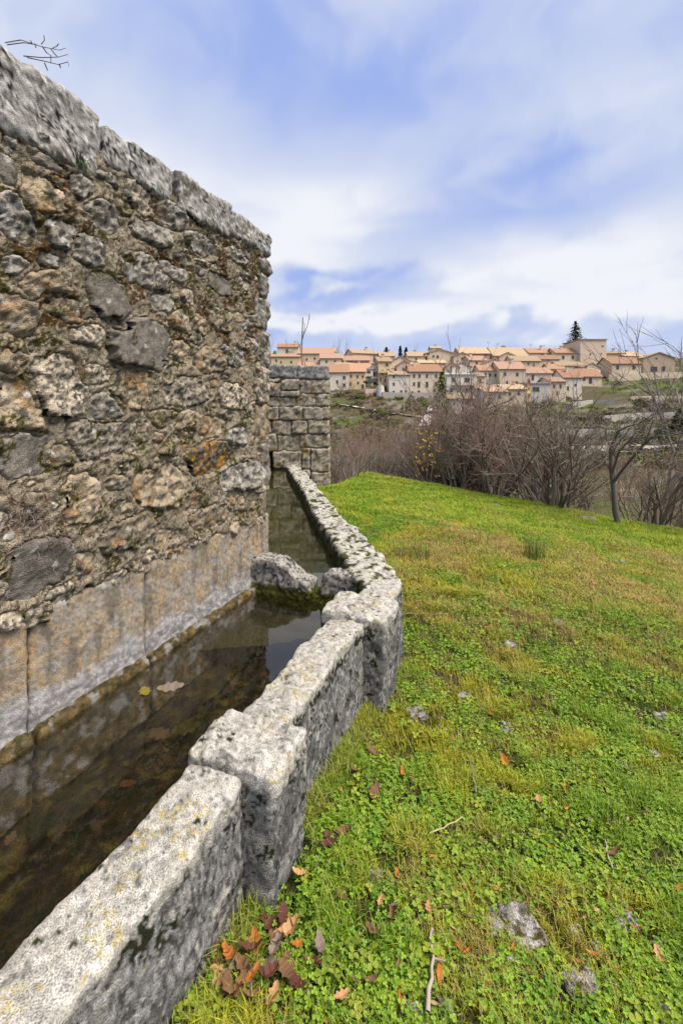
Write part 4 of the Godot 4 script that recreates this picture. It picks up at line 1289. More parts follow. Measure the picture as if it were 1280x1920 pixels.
func branch(gt: G, gw: G, p: Vector3, dir: Vector3, length: float, rad: float, lvl: int, most: int, spread: float, up: float, bark: Color, twig: Color, r: RandomNumberGenerator) -> void:
	var n := maxi(2, 5 - lvl)
	var pts := PackedVector3Array([p])
	var rads := PackedFloat32Array([rad])
	var d := dir
	for k in n:
		d = (d + Vector3(r.randf_range(-1, 1), r.randf_range(-1, 1), r.randf_range(-1, 1)) * 0.27 + Vector3.UP * up).normalized()
		p += d * length / n
		pts.append(p)
		rads.append(rad * lerpf(1.0, 0.42, float(k + 1) / n))
	var g := gt if lvl <= 1 else gw
	g.tube(pts, rads, [7, 5, 4, 3, 3][lvl], 1.25 * (bark if lvl <= 1 else bark.lerp(twig, 0.5) if lvl == 2 else twig) * r.randf_range(0.8, 1.2))
	if lvl >= most:
		return
	var kids: int = [5, 4, 3, 3, 3][lvl]
	for k in kids:
		var t := 0.25 + 0.75 * (k + r.randf()) / kids
		var at := minf(t, 0.999) * n
		var q := pts[int(at)].lerp(pts[int(at) + 1], at - int(at))
		var ax := d.cross(Vector3(r.randf_range(-1, 1), r.randf_range(-1, 1), r.randf_range(-1, 1))).normalized()
		var nd := d.rotated(ax, spread * r.randf_range(0.6, 1.25))
		branch(gt, gw, q, nd, length * limb * r.randf_range(0.42, 0.72) * (1.15 - 0.35 * t), maxf(rad * lerpf(0.62, 0.34, t), 0.0048), lvl + 1, most, spread, up * 0.8, bark, twig, r)

func shrub(called: String, label: String, category: String, group: String, stems: int, high: float, rad: float, most: int, spread: float, up: float, fan: float, bark: Color, twig: Color, seed_: int) -> Node3D:
	var t := thing(called, Vector3.ZERO, label, category, group)
	var r := RandomNumberGenerator.new()
	r.seed = seed_
	var gt := G.new()
	var gw := G.new()
	for k in stems:
		var an := TAU * (k + r.randf() * 0.6) / stems
		var dir := (Vector3.UP + Vector3(cos(an), 0, sin(an)) * fan * r.randf_range(0.3, 1.0)).normalized()
		branch(gt, gw, Vector3(cos(an), 0, sin(an)) * rad * 2.0 * float(stems > 1) + Vector3(0, -0.1, 0), dir, high * r.randf_range(0.7, 1.0), rad * r.randf_range(0.7, 1.1), 0, most, spread, up, bark, twig, r)
	part("trunk" if stems == 1 else "stems", gt, M.bark, t, true)
	part("crown", gw, M.bark, t, true)
	return t

func thicket() -> void:
	var r := RandomNumberGenerator.new()
	r.seed = 21
	var plum := Color(0.12, 0.088, 0.072)
	var grey := Color(0.19, 0.17, 0.15)
	var red := Color(0.185, 0.115, 0.088)
	var ash := Color(0.185, 0.155, 0.13)
	var kinds := []
	var labels := ["leafless shrub with plum stems and reddish twigs in the thicket at the lawn's edge", "leafless shrub with grey stems and reddish twigs in the thicket at the lawn's edge", "leafless shrub with plum stems and ash-grey twigs in the thicket at the lawn's edge", "leafless shrub with grey stems and ash-grey twigs in the thicket at the lawn's edge"]
	for k in 4:
		kinds.append(shrub("bare_shrub", labels[k], "shrub", "bare shrubs along the edge of the lawn", 5 + k % 2, 2.0, 0.034, 3, 0.62, 0.10, 0.75, plum if k % 2 == 0 else grey, red if k < 2 else ash, 100 + k))
	# along the brow: dense in the middle, open towards the garden side
	var first := [true, true, true, true]
	var spots := []
	for k in 54:
		var x := r.randf_range(1.9, 5.2) if k < 20 else r.randf_range(5.0, 10.0) if k < 42 else r.randf_range(1.2, 4.0)
		var z := brow(x) + (r.randf_range(0.5, 4.2) if k < 20 else r.randf_range(0.4, 6.0) if k < 42 else r.randf_range(1.5, 5.0))
		spots.append([x, z, (r.randf_range(0.8, 1.35) + (0.35 if x > 3.0 and x < 4.6 else 0.0)) if k < 20 else r.randf_range(0.5, 0.85)])
	for q in [[-0.05, 10.6, 0.42], [0.25, 11.3, 0.5], [0.5, 11.9, 0.45], [0.05, 12.2, 0.6], [-0.2, 11.6, 0.55], [0.7, 13.0, 0.5]]:
		spots.append(q)
	for k in spots.size():
		var q: Array = spots[k]
		var at := Vector3(q[0], height(q[0], q[1]) - 0.04, -q[1])
		var n := k % 4
		if first[n]:
			first[n] = false
			kinds[n].position = at
			kinds[n].scale = Vector3.ONE * float(q[2])
		else:
			copy(kinds[n], at, r.randf() * TAU, q[2])
	# taller bare trees down the slope behind the pier
	var l2 := "slender leafless tree of the brown wood in the hollow behind the pier"
	var tall := []
	for k in 3:
		tall.append(shrub("bare_tree", l2, "tree", "bare trees in the hollow", 2 + k % 2, 3.6, 0.045, 3, 0.42, 0.16, 0.28, Color(0.15, 0.115, 0.095), Color(0.19, 0.125, 0.10), 200 + k))
	for k in 64:
		var z := r.randf_range(15.5, 34.0)
		var x := r.randf_range(-0.16, 0.30) * z + r.randf_range(-0.5, 0.5)
		if k > 44:
			x = r.randf_range(0.2, 0.85) * z
			z += 6.0
		var at := Vector3(x, height(x, z) - 0.1, -z)
		var want := (EYE - 0.2 - (0.006 * z if k % 3 else 0.025 * z) - at.y) / 4.6 * r.randf_range(0.82, 1.03)
		if k > 44:
			want *= 0.8
		var o: Node3D = tall[k] if k < 3 else copy(tall[k % 3], at, r.randf() * TAU, want)
		o.position = at
		o.scale = Vector3.ONE * want
	# trees one can tell apart
	limb = 1.3
	var t := shrub("forked_tree", "bare grey tree with crooked limbs standing before the pale garden walls", "tree", "", 1, 2.0, 0.072, 4, 0.72, 0.10, 0.12, Color(0.10, 0.088, 0.076), Color(0.16, 0.135, 0.12), 305)
	t.set_meta("label", "bare grey tree with crooked limbs standing before the pale garden walls")
	t.position = on_ground(1160, 984)
	limb = 1.15
	t = shrub("bare_tree", "leafless tree with crooked limbs that reaches above the brown barn", "tree", "", 2, 2.8, 0.06, 4, 0.5, 0.10, 0.3, Color(0.17, 0.155, 0.14), Color(0.18, 0.155, 0.145), 311)
	t.position = Vector3(9.6, height(9.6, 13.4) - 0.1, -13.4)
	t.scale = Vector3.ONE * 2.1
	t = shrub("bare_tree", "low leafless tree with mossy limbs next to the forked one", "tree", "", 3, 1.7, 0.045, 4, 0.6, 0.03, 0.8, Color(0.15, 0.125, 0.10), Color(0.20, 0.15, 0.12), 317)
	t.position = Vector3(6.7, height(6.7, 9.6) - 0.05, -9.6)
	limb = 1.0
	t = shrub("thorn_tree", "dark purple-red thorn bush, densest of the thicket, below the banner", "shrub", "", 5, 2.3, 0.04, 4, 0.6, 0.05, 0.7, Color(0.11, 0.09, 0.078), Color(0.19, 0.13, 0.115), 323)
	t.position = Vector3(3.6, height(3.6, 11.0) - 0.05, -11.0)
	limb = 0.32
	t = shrub("sapling", "thin bare sapling rising behind the pier", "sapling", "", 1, 5.6, 0.032, 2, 0.35, 0.12, 0.05, Color(0.13, 0.11, 0.10), Color(0.15, 0.12, 0.11), 331)
	t.position = Vector3(-0.80, height(-0.8, 15.0) - 0.1, -15.0)
	t.scale = Vector3.ONE * 1.55
	limb = 1.0
	# trees on the skyline behind the village
	for q in [[636, 690, 1.9], [650, 690, 1.8], [500, 678, 1.9], [540, 680, 1.5], [1060, 690, 1.9], [780, 690, 1.4], [1290, 690, 2.0], [624, 690, 1.6]]:
		copy(tall[int(q[0]) % 3], at_depth(q[0], q[1], 185.0), q[0], q[2] * 1.3, "round bare tree on the skyline behind the village roofs").set_meta("group", "skyline trees")
	for q in [[1150, 738, 1.5], [1215, 736, 1.4], [1262, 760, 1.3], [1030, 770, 1.4], [905, 775, 1.5], [940, 772, 1.4], [640, 742, 1.3], [660, 744, 1.2], [1095, 790, 1.0], [1240, 800, 1.0]]:
		copy(kinds[int(q[0]) % 4], far_ground(q[0], q[1]), q[0], q[2] * 1.5, "leafless tree in the gardens just below the village houses").set_meta("group", "garden trees")
	# a hazel still holding yellow leaves
	var hz := shrub("hazel_bush", "bush with a few yellow leaves at the edge of the thicket", "shrub", "", 5, 1.5, 0.02, 2, 0.5, 0.1, 0.5, plum, ash, 341)
	hz.position = Vector3(2.25, height(2.25, 11.9), -11.9)
	var lv := G.new()
	for k in 130:
		var c := Vector3(r.randf_range(-0.35, 0.35), r.randf_range(0.2, 1.5), r.randf_range(-0.35, 0.35))
		var a := Vector3(r.randf_range(-1, 1), r.randf_range(-1, 1), r.randf_range(-1, 1)).normalized() * 0.035
		var b := a.cross(Vector3(r.randf(), r.randf(), r.randf())).normalized() * 0.025
		lv.quad(c - a, c + b, c + a, c - b, Color(0.34, 0.23, 0.03) * r.randf_range(0.6, 1.2))
	part("leaves", lv, M.leaf, hz, true)

# ------------------------------------------------------------------ the lawn
func tuft(blades: int, radius: float, high: float, width: float, lean: float, seed_: int) -> G:
	var g := G.new()
	var r := RandomNumberGenerator.new()
	r.seed = seed_
	for k in blades:
		var an := r.randf() * TAU
		var p := Vector3(cos(an), 0, sin(an)) * radius * sqrt(r.randf()) + Vector3(0, -0.004, 0)
		var a2 := r.randf() * TAU
		var out := Vector3(cos(a2), 0, sin(a2)) * lean * r.randf_range(0.2, 1.2)
		var l := high * r.randf_range(0.5, 1.15)
		var w := Vector3(-out.z, 0, out.x).normalized() * width * r.randf_range(0.6, 1.2)
		var c := Color.WHITE * r.randf_range(0.62, 1.2)
		c.b *= r.randf_range(0.6, 1.6)
		c.r *= r.randf_range(0.8, 1.3)
		var m := p + Vector3(0, l * 0.6, 0) + out * l * 0.35
		var tip := p + Vector3(0, l * r.randf_range(0.7, 0.95), 0) + out * l
		g.quad(p - w, p + w, m + w * 0.75, m - w * 0.75, c)
		g.tri(m - w * 0.75, m + w * 0.75, tip, c)
	return g

func clover(leaves: int, radius: float, size: float, seed_: int) -> G:
	var g := G.new()
	var r := RandomNumberGenerator.new()
	r.seed = seed_
	for k in leaves:
		var an := r.randf() * TAU
		var c := Vector3(cos(an), 0, sin(an)) * radius * sqrt(r.randf())
		c.y = r.randf_range(0.008, 0.034)
		var nn := Vector3(r.randf_range(-0.45, 0.45), 1, r.randf_range(-0.45, 0.45)).normalized()
		var ax := nn.cross(Vector3(cos(an), 0, sin(an + 1.0))).normalized()
		var ay := nn.cross(ax)
		var col := Color.WHITE * r.randf_range(0.7, 1.25)
		var s := size * r.randf_range(0.6, 1.15)
		for j in 3:
			var a0 := TAU * j / 3.0
			var u := ax * cos(a0) + ay * sin(a0)
			var v := ax * -sin(a0) + ay * cos(a0)
			var lift := nn * s * 0.18
			var tip := c + u * s
			var q1 := c + u * s * 0.38 + v * s * 0.40 + lift * 0.8
			var q2 := c + u * s * 0.78 + v * s * 0.40 + lift
			var q3 := c + u * s * 0.78 - v * s * 0.40 + lift
			var q4 := c + u * s * 0.38 - v * s * 0.40 + lift * 0.8
			g.quad(c, q1, q2, tip, col)
			g.quad(c, tip, q3, q4, col)
		g.tri(c, c + Vector3(0.0012, 0, 0), Vector3(c.x * 0.8, -0.004, c.z * 0.8), col * 0.8)
	return g

func clear_of_stone(x: float, z: float) -> bool:
	var s := x * DX + z * DZ
	var t := x * DZ - z * DX
	if s < 2.95:
		if t < -0.765:
			return false
		if t < -0.665 and ((s > 1.15 and s < 1.42) or (s > 2.25 and s < 2.57)):
			return false
		return true
	if t < -0.74 and s < 3.05:
		return false
	var u := (x - 0.05) * 0.983 + (z - 3.2) * 0.184
	var w := -(x - 0.05) * 0.184 + (z - 3.2) * 0.983
	if w > 6.2:
		return z < 9.55 and x > -0.22 or x > -0.2
	return u > 0.27

func dryness(x: float, z: float) -> float:
	var p := Vector3(x, 0, z)
	return 0.62 * exp(-pow((z - 4.6 - 0.25 * x) / 1.9, 2.0)) * sm(0.1, 0.7, x) + 0.75 * N(p, 0.8) + 0.35 * N(p + Vector3(7, 0, 0), 3.0)

func lawn() -> void:
	var r := RandomNumberGenerator.new()
	r.seed = 55
	var short := PackedFloat32Array()
	var tall := PackedFloat32Array()
	var leafy := PackedFloat32Array()
	var straw := PackedFloat32Array()
	var far := PackedFloat32Array()
	var weeds := PackedFloat32Array()
	# z from, z to, tufts per square metre
	for band in [[0.75, 1.6, 5200.0], [1.6, 2.6, 3400.0], [2.6, 4.2, 1900.0], [4.2, 7.0, 900.0], [7.0, 13.6, 420.0]]:
		var xa := -1.0
		var xb: float = band[1] * 0.80 + 0.3
		var count := int((band[1] - band[0]) * (xb - xa) * band[2])
		for k in count:
			var z := r.randf_range(band[0], band[1])
			var x := r.randf_range(xa, xb)
			if x > z * 0.80 + 0.2 or x < -z * 0.5 - 0.1 or not clear_of_stone(x, z) or z > brow(x) + 1.3:
				continue
			var p := Vector3(x, height(x, z), -z)
			var dry := dryness(x, z)
			if N(Vector3(x, 17, z), 4.5) > 0.30 and r.randf() < 0.8:
				continue
			var grow := 1.0 + clampf(z - 2.0, 0.0, 8.0) * 0.15
			var patch := N(Vector3(x, 3, z), 1.7)
			var gcol := Color(0.165, 0.275, 0.02).lerp(Color(0.33, 0.34, 0.026), sm(-0.3, 0.35, patch + 0.5 * dry)) * r.randf_range(0.75, 1.2)
			gcol = gcol.lerp(Color(0.42, 0.31, 0.11), sm(0.15, 0.85, dry + r.randf_range(-0.3, 0.3)) * 0.85)
			if z > 7.0:
				gcol = gcol.lerp(Color(0.22, 0.33, 0.02), 0.5)
			var pick := r.randf()
			if z < 7.0 and pick < (0.30 if dry < 0.25 else 0.16) and patch < 0.24:
				var cc := Color(0.10, 0.22, 0.02).lerp(Color(0.21, 0.30, 0.024), r.randf()) * r.randf_range(0.8, 1.25)
				instance(leafy, p, r.randf() * TAU, Vector3.ONE * grow * r.randf_range(0.7, 1.25), cc)
			elif z < 5.0 and pick > 0.955 and pick < 0.975:
				instance(weeds, p, r.randf() * TAU, Vector3.ONE * grow * r.randf_range(0.6, 1.3), Color(0.14, 0.225, 0.025).lerp(Color(0.26, 0.30, 0.03), r.randf()))
			elif pick > 0.985 - 0.16 * sm(0.1, 0.8, dry):
				instance(straw, p, r.randf() * TAU, Vector3.ONE * grow * r.randf_range(0.6, 1.3), Color(0.36, 0.29, 0.14) * r.randf_range(0.7, 1.15))
			elif z > 4.2:
				var s := r.randf_range(0.8, 1.3) * (0.9 if z < 7.0 else 1.25)
				instance(far, p, r.randf() * TAU, Vector3(s * 1.15, s * (0.75 if z > 7 else 0.9), s * 1.15), gcol)
			elif N(Vector3(x, 9, z), 2.6) > 0.2:
				instance(tall, p, r.randf() * TAU, Vector3.ONE * grow * r.randf_range(0.7, 1.2), gcol)
			else:
				instance(short, p, r.randf() * TAU, Vector3.ONE * grow * r.randf_range(0.7, 1.3), gcol)
	# longer grass against the foot of the stones
	for k in 520:
		var s := r.randf_range(0.3, 2.9)
		var t := -0.755 + absf(r.randfn(0.0, 0.05))
		var q := W(s, t, 0.0)
		if clear_of_stone(q.x, -q.z):
			q.y = height(q.x, -q.z)
			instance(tall, q, r.randf() * TAU, Vector3.ONE * r.randf_range(0.7, 1.4), Color(0.17, 0.235, 0.03).lerp(Color(0.33, 0.25, 0.09), r.randf() * r.randf()))
	multi("grass", tuft(11, 0.022, 0.036, 0.0011, 0.8, 1), short, M.blade, "short green grass of the lawn beside the trough", "grass")
	multi("grass", tuft(12, 0.018, 0.068, 0.0013, 0.75, 2), tall, M.blade, "longer grass in tufts and along the foot of the trough", "grass")
	multi("clover_leaves", clover(9, 0.032, 0.0082, 3), leafy, M.blade, "small round clover leaves among the near grass", "clover")
	multi("weed_leaves", clover(4, 0.026, 0.015, 6), weeds, M.blade, "broader weed leaves here and there in the near lawn", "weeds")
	multi("dry_grass", tuft(7, 0.03, 0.075, 0.0010, 1.0, 4), straw, M.blade, "dry straw-coloured grass scattered over the lawn", "grass")
	multi("grass", tuft(34, 0.075, 0.062, 0.0026, 0.75, 5), far, M.blade, "yellow-green grass of the farther lawn out to the thicket", "grass")

func leaf_mesh(g: G, xf: Transform3D, long: float, wide: float, lobes: float, curl: float, col: Color, r: RandomNumberGenerator) -> void:
	var n := 15
	var last_l := Vector3.ZERO
	var last_r := Vector3.ZERO
	var last_m := Vector3.ZERO
	for k in n + 1:
		var t := float(k) / n
		var w := wide * pow(sin(PI * clampf(t * 0.96 + 0.03, 0.0, 1.0)), 0.7) * (1.0 + lobes * 1.1 * sin(t * TAU * 3.4 + 0.6))
		var y := curl * long * (t - 0.5) * (t - 0.5) * 2.0 + curl * long * r.randf_range(-0.035, 0.035)
		w *= r.randf_range(0.93, 1.07)
		var mid := Vector3((t - 0.5) * long, y, 0)
		var lp := mid + Vector3(r.randf_range(-0.1, 0.1) * w, curl * w * r.randf_range(0.8, 1.3), w * (1.0 - 0.3 * curl))
		var rp := mid + Vector3(r.randf_range(-0.1, 0.1) * w, curl * w * r.randf_range(0.3, 0.8), -w * (1.0 - 0.4 * curl))
		if k > 0:
			var c := col * r.randf_range(0.85, 1.15)
			g.quad(xf * last_m, xf * last_l, xf * lp, xf * mid, c)
			g.quad(xf * last_r, xf * last_m, xf * mid, xf * rp, c)
		last_l = lp
		last_r = rp
		last_m = mid
	g.tube(PackedVector3Array([xf * Vector3(-0.5 * long, curl * long * 0.5, 0), xf * Vector3(-0.72 * long, curl * long * 0.3, 0.05 * long)]), PackedFloat32Array([0.0012, 0.0009]), 3, col * 0.7)

const LEAF_TINT := {"tan": Color(0.40, 0.23, 0.11), "orange": Color(0.33, 0.12, 0.025), "dark red": Color(0.09, 0.032, 0.024), "brown": Color(0.14, 0.075, 0.04), "grey": Color(0.18, 0.14, 0.115), "yellow": Color(0.17, 0.145, 0.02)}

func fallen_leaf(at: Vector3, size: float, tint: String, label: String, group: String, r: RandomNumberGenerator, narrow := false, flat := false, soaked := 1.0) -> void:
	var g := G.new()
	var tilt := Vector3(r.randf_range(-0.3, 0.3), 1.0, r.randf_range(-0.3, 0.3)).normalized() if not flat else Vector3.UP
	var xf := Transform3D(Basis(Quaternion(Vector3.UP, tilt)) * Basis(Vector3.UP, r.randf() * TAU), at)
	leaf_mesh(g, xf, size, size * (0.14 if narrow else 0.30), 0.05 if narrow else 0.22, r.randf_range(0.15, 0.7) if not flat else 0.04, LEAF_TINT[tint] * soaked, r)
	single("fallen_leaf", g, M.leaf, at, label, "leaf", group)

func stick(called: String, a: Vector3, b: Vector3, rad: float, col: Color, label: String, r: RandomNumberGenerator) -> void:
	var g := G.new()
	var pts := PackedVector3Array()
	var rd := PackedFloat32Array()
	var side := (b - a).cross(Vector3.UP).normalized()
	for k in 9:
		var t := k / 8.0
		pts.append(a.lerp(b, t) + side * r.randf_range(-0.03, 0.03) * (b - a).length() + Vector3(0, 0.002 * sin(k * 2.0), 0))
		rd.append(rad * lerpf(1.0, 0.6, t) * r.randf_range(0.85, 1.2))
	g.tube(pts, rd, 6, col)
	var kn := pts[5] - (b - a) * 0.02
	g.tube(PackedVector3Array([pts[5], kn + side * rad * 5.0 + Vector3(0, rad, 0)]), PackedFloat32Array([rad * 0.7, rad * 0.3]), 4, col)
	single(called, g, M.bark, a, label, "stick")

func small_things() -> void:
	var r := RandomNumberGenerator.new()
	r.seed = 90
	# leaves: x, y, length in pixels, tint, 1 if narrow
	var pile := [[540, 1772, 50, "tan", 0], [512, 1764, 48, "dark red", 0], [432, 1824, 40, "orange", 0], [412, 1856, 48, "tan", 0], [600, 1802, 42, "grey", 0], [588, 1822, 36, "brown", 0], [468, 1862, 62, "orange", 1], [450, 1884, 40, "brown", 0], [482, 1898, 44, "grey", 0],
		[438, 1905, 40, "brown", 0], [395, 1902, 30, "orange", 0], [498, 1830, 44, "grey", 0], [520, 1800, 38, "brown", 0], [478, 1792, 42, "orange", 0], [456, 1842, 40, "brown", 0], [500, 1870, 46, "dark red", 0], [424, 1872, 40, "grey", 0], [540, 1842, 36, "brown", 0], [470, 1815, 44, "dark red", 0], [530, 1752, 36, "dark red", 0], [512, 1895, 40, "tan", 0], [405, 1838, 34, "brown", 0], [560, 1790, 30, "orange", 0]]
	for k in 14:
		pile.append([r.randf_range(395, 600), r.randf_range(1790, 1915), r.randf_range(28, 46), ["brown", "grey", "dark red", "brown"][k % 4], 0])
	for q in pile:
		var at := on_ground(q[0], q[1]) + Vector3(0, r.randf_range(0.022, 0.055), 0)
		fallen_leaf(at, q[2] * -at.z / F * 0.98, q[3], "curled %s fallen leaf in the pile at the foot of the trough slab" % q[3], "leaves piled by the trough", r, q[4] == 1)
	var loose := [[700, 1770, 30, "brown", 0], [620, 1586, 34, "dark red", 0], [614, 1602, 30, "dark red", 0], [642, 1576, 30, "brown", 0], [700, 1507, 34, "brown", 0], [755, 1468, 30, "orange", 1], [920, 1351, 17, "orange", 0], [946, 1440, 24, "orange", 0], [700, 1425, 26, "brown", 0], [664, 1462, 22, "brown", 0],
		[1010, 1516, 20, "tan", 0], [824, 1842, 38, "orange", 1], [862, 1802, 24, "orange", 1], [876, 1808, 18, "orange", 1], [802, 1725, 20, "tan", 0], [1112, 1812, 26, "orange", 1], [1236, 1812, 26, "tan", 0], [735, 1745, 26, "brown", 0], [640, 1700, 24, "brown", 0], [1088, 1822, 18, "orange", 1], [1000, 1430, 18, "brown", 1], [880, 1442, 14, "grey", 0], [690, 1400, 20, "brown", 0], [560, 1660, 26, "tan", 0], [660, 1640, 20, "brown", 0], [745, 1660, 22, "orange", 0], [712, 1705, 18, "tan", 0], [960, 1795, 20, "orange", 1], [1030, 1610, 14, "orange", 1], [1150, 1620, 24, "brown", 0], [850, 1400, 16, "orange", 1], [905, 1590, 14, "brown", 0], [1060, 1500, 14, "orange", 1], [1270, 1680, 22, "orange", 1], [930, 1690, 16, "orange", 1], [780, 1640, 16, "yellow", 0], [1190, 1760, 18, "orange", 1], [700, 1860, 30, "brown", 0], [640, 1890, 30, "tan", 0], [750, 1900, 24, "orange", 1]]
	for q in loose:
		var at := on_ground(q[0], q[1]) + Vector3(0, r.randf_range(0.022, 0.036), 0)
		fallen_leaf(at, q[2] * -at.z / F * 1.1, q[3], ("narrow %s fallen leaf lying in the lawn grass" if q[4] else "dry %s fallen leaf lying loose in the lawn grass") % q[3], "loose leaves on the lawn", r, q[4] == 1)
	# a scatter of small leaf litter nobody could count
	var bits := G.new()
	leaf_mesh(bits, Transform3D(), 0.022, 0.0042, 0.05, 0.3, Color.WHITE, r)
	var buf := PackedFloat32Array()
	for k in 900:
		var z := r.randf_range(0.9, 4.5)
		var x := r.randf_range(-0.5, z * 0.78)
		if clear_of_stone(x, z):
			instance(buf, Vector3(x, height(x, z) + r.randf_range(0.012, 0.03), -z), r.randf() * TAU, Vector3.ONE * r.randf_range(0.5, 1.2), [Color(0.40, 0.17, 0.04), Color(0.22, 0.12, 0.06), Color(0.42, 0.30, 0.14), Color(0.25, 0.2, 0.16)][k % 4] * r.randf_range(0.7, 1.1), Vector3(r.randf_range(-0.6, 0.6), 1, r.randf_range(-0.6, 0.6)).normalized())
	multi("leaf_litter", bits, buf, M.leaf, "tiny orange and brown leaf litter scattered through the grass", "leaf litter")
	# leaves on and under the water
	for q in [[320, 1287, 40, "grey", "grey leaf floating on the dark water"], [272, 1295, 26, "yellow", "yellow-green leaf floating beside the grey one"], [315, 1212, 15, "orange", "orange leaf stranded on the ledge of the wall"]]:
		var z: float = F * (EYE - WATER_NEAR - 0.006) / (q[1] - 770.0)
		fallen_leaf(Vector3((q[0] - 640.0) / F * z, WATER_NEAR + 0.004, -z), q[2] * z / F * 1.2, q[3], q[4], "leaves on the water", r, false, true)
	for q in [[300, 1385, 40, "tan"], [350, 1375, 46, "yellow"], [480, 1235, 40, "grey"], [455, 1190, 26, "brown"], [265, 1400, 26, "brown"], [240, 1480, 24, "orange"], [20, 1585, 24, "tan"], [430, 1300, 28, "brown"], [180, 1560, 26, "brown"]]:
		var z: float = F * (EYE + 0.07) / (q[1] - 770.0)
		fallen_leaf(Vector3((q[0] - 640.0) / F * z, -0.045, -z), q[2] * z / F * 1.2, q[3], "sunken %s leaf lying on the bed of the near trough" % q[3], "leaves under the water", r, false, true, 0.2)
	# stones showing through the turf
	for q in [[975, 1732, 46, 34, "large grey stone bedded in the turf, biggest on the lawn"], [920, 1728, 27, 20, "pale stone touching the biggest grey stone on the lawn"], [1165, 1714, 28, 24, "whitish rounded stone bedded in the turf"], [965, 1822, 30, 24, "split pale stone with leaves caught on it"], [1085, 1842, 42, 14, "long flat grey stone strewn with orange leaves"],
		[1266, 1736, 28, 22, "pale stone by the long flat grey one, higher up the lawn"], [1120, 1775, 16, 14, ""], [780, 1336, 24, 11, "flat pale stone near the foot of the second post"], [948, 1362, 15, 11, ""], [955, 1208, 14, 8, ""], [1045, 1167, 12, 7, ""], [1155, 1053, 18, 6, "flat whitish stone in the drier grass of the mid lawn"], [870, 1306, 18, 7, ""], [1240, 1346, 18, 7, ""],
		[1165, 1436, 14, 9, ""], [700, 1650, 24, 12, ""], [772, 1900, 20, 20, ""], [1245, 1905, 26, 18, ""], [835, 1895, 18, 12, ""], [1080, 1750, 18, 14, ""], [875, 1440, 14, 9, ""], [1225, 1415, 12, 6, ""], [1100, 973, 20, 7, "white boulder at the edge of the lawn below the forked tree"], [925, 948, 15, 4, "flat white slab lying before the thicket"], [765, 886, 10, 5, "pale boulder where the lawn meets the hollow"], [1236, 1780, 16, 14, ""], [1030, 1890, 14, 12, ""]]:
		var at := on_ground(q[0], q[1] + q[3] * 0.4)
		var hx: float = 0.72 * q[2] * -at.z / F
		var hz: float = clampf(q[3] * -at.z / F * 1.5, hx * 0.5, hx * 1.1)
		var xf := Transform3D(Basis(Vector3.UP, r.randf_range(-0.4, 0.4)) * Basis(Vector3.RIGHT, r.randf_range(-0.1, 0.1)), at + Vector3(0, -0.004, 0))
		var g := rbox(xf, Vector3(hx, 0.32 * hx + 0.012, hz), minf(0.32 * hx, hz) * 0.95, maxf(hx / 12.0, 0.004), hx * 0.22, 0.8 / hx, "field")
		single("field_stone", g, M.rubble, at, q[4] if q[4] else "small pale stone half sunk in the lawn", "stone", "stones in the lawn")
	# sticks
	stick("fallen_stick", on_ground(802, 1925) + Vector3(0, 0.03, 0), on_ground(811, 1765) + Vector3(0, 0.035, 0), 0.0065, Color(0.33, 0.28, 0.25), "long pale stick lying on the lawn, thickest of the fallen sticks", r)
	stick("fallen_stick", on_ground(893, 1502) + Vector3(0, 0.03, 0), on_ground(880, 1432) + Vector3(0, 0.035, 0), 0.0032, Color(0.25, 0.20, 0.18), "thin grey twig lying on the lawn near a small pale stone", r)
	stick("fallen_stick", on_ground(806, 1580) + Vector3(0, 0.03, 0), on_ground(866, 1550) + Vector3(0, 0.035, 0), 0.0028, Color(0.40, 0.33, 0.18), "thin straw-coloured stalk bent over the clover", r)
	stick("fallen_stick", on_ground(1148, 1652) + Vector3(0, 0.03, 0), on_ground(1132, 1596) + Vector3(0, 0.04, 0), 0.0026, Color(0.38, 0.33, 0.24), "dry stalk with a seed head lying on the lawn", r)
	stick("fallen_stick", on_ground(760, 1158) + Vector3(0, 0.03, 0), on_ground(838, 1160) + Vector3(0, 0.035, 0), 0.004, Color(0.20, 0.16, 0.14), "dark twig lying in the grass beside the second post", r)
	# rushes
	for q in [[1000, 1050, 0.34, 150, "clump of tall dark green rushes standing on the open lawn"], [770, 1045, 0.20, 160, "low spreading grey-green sedge clump close to the far trough"], [700, 1010, 0.15, 90, "small sedge clump at the rim of the far trough"]]:
		var at := on_ground(q[0], q[1])
		var p := thing("rush_clump", at, q[4], "rushes")
		var g := tuft(q[3], 0.22 if q[2] < 0.3 else 0.13, q[2], 0.0022, 0.55, int(q[0]))
		for k in g.c.size():
			g.c[k] = Color(g.c[k].r * 0.115, g.c[k].g * 0.16, g.c[k].b * 0.045)
		part("blades", g, M.blade, p, true)
	# on the wall: a fern in the crack, dry roots, twigs over the coping
	var fp := on_wall(143, 312)
	var fern := thing("wall_fern", W(fp.x, WALL_T + 0.03, fp.y), "tiny green fern growing from a crack under the coping", "fern")
	var fg := tuft(46, 0.03, 0.06, 0.0022, 1.1, 8)
	for k in fg.c.size():
		fg.c[k] = Color(0.05, 0.085, 0.02) * fg.c[k].g
	part("fronds", fg, M.blade, fern, true)
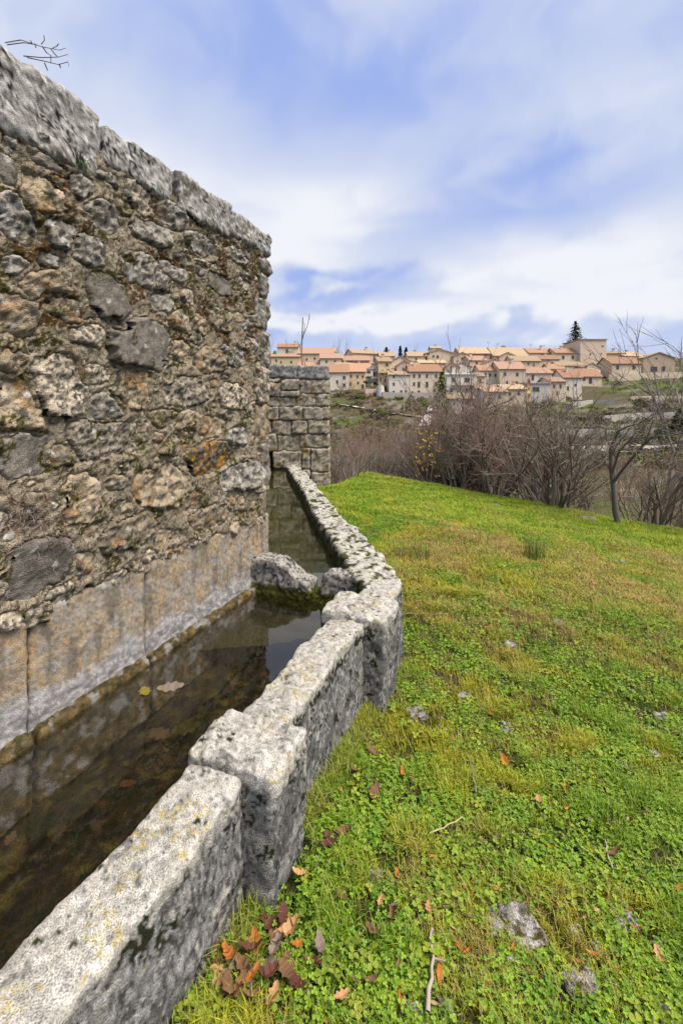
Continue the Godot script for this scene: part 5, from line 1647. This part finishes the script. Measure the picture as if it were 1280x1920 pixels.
	for q in [[45, 965, 70, 55, "tangle of dry reddish roots hanging on the wall"], [90, 1000, 50, 40, "smaller tangle of dry grey roots below the reddish one"]]:
		var c := on_wall(q[0], q[1])
		var at := W(c.x, WALL_T + 0.03, c.y)
		var g := G.new()
		for k in 90:
			var p := W(c.x + r.randfn(0, 0.07), WALL_T + r.randf_range(0.01, 0.05), c.y + r.randfn(0, 0.05))
			var pts := PackedVector3Array([p])
			var rd := PackedFloat32Array([0.0022])
			for j in 4:
				p += Vector3(r.randf_range(-1, 1), r.randf_range(-1, 0.7), r.randf_range(-1, 1)) * 0.022
				pts.append(p)
				rd.append(0.002 - 0.0004 * j)
			g.tube(pts, rd, 3, Color(0.20, 0.125, 0.11).lerp(Color(0.30, 0.26, 0.23), r.randf()))
		single("root_tangle", g, M.bark, at, q[4], "roots", "", "stuff")
	# dry moss and grass hanging from the joints
	for q in [[455, 462], [470, 545], [335, 372], [430, 440], [380, 440], [285, 410], [150, 700], [40, 710], [240, 1078], [300, 395], [460, 575], [90, 455], [40, 1150], [200, 520], [330, 500], [415, 480]]:
		var c := on_wall(q[0], q[1])
		var at := W(c.x, WALL_T + 0.03, c.y)
		var g := tuft(60, 0.045, 0.035, 0.0012, 1.3, int(q[0]))
		var green: bool = q[0] % 20 == 0
		for k in g.c.size():
			g.c[k] = (Color(0.10, 0.10, 0.02) if green else Color(0.17, 0.095, 0.035)) * g.c[k].g
			g.v[k] = Basis(Vector3(DX, 0, -DZ), -1.2) * g.v[k] + at
		g.n = PackedVector3Array()
		single("wall_moss", g, M.blade, at, "tuft of green moss in a joint of the rubble wall" if green else "tuft of dry brown moss hanging from a joint of the rubble wall", "moss", "moss tufts on the wall")
	var top := W(1.22, WALL_T - 0.15, 2.9)
	var tw := thing("wall_twigs", top, "bare thin twigs of a shrub reaching over the coping against the sky", "twigs")
	for q in [[[10, 80], [40, 75], [80, 88], [112, 94], [124, 90]], [[14, 84], [45, 80], [70, 84]], [[45, 105], [80, 108], [110, 107], [128, 102]], [[52, 108], [85, 115], [110, 121], [128, 116], [130, 124]], [[78, 83], [84, 75], [83, 66]], [[80, 87], [88, 99], [96, 104], [96, 117]], [[100, 90], [108, 86], [110, 82]], [[96, 92], [104, 102], [108, 106]], [[60, 80], [58, 76]], [[66, 82], [68, 89]], [[112, 121], [114, 127]], [[84, 118], [90, 132]]]:
		var pts := PackedVector3Array()
		var rd := PackedFloat32Array()
		for k in q.size():
			pts.append(at_depth(q[k][0], q[k][1], 2.02 + 0.03 * sin(q[k][0])))
			rd.append(0.0028 - 0.0004 * k)
		var g := G.new()
		g.tube(pts, rd, 4, Color(0.14, 0.12, 0.10))
		part("twig", g, M.bark, tw)
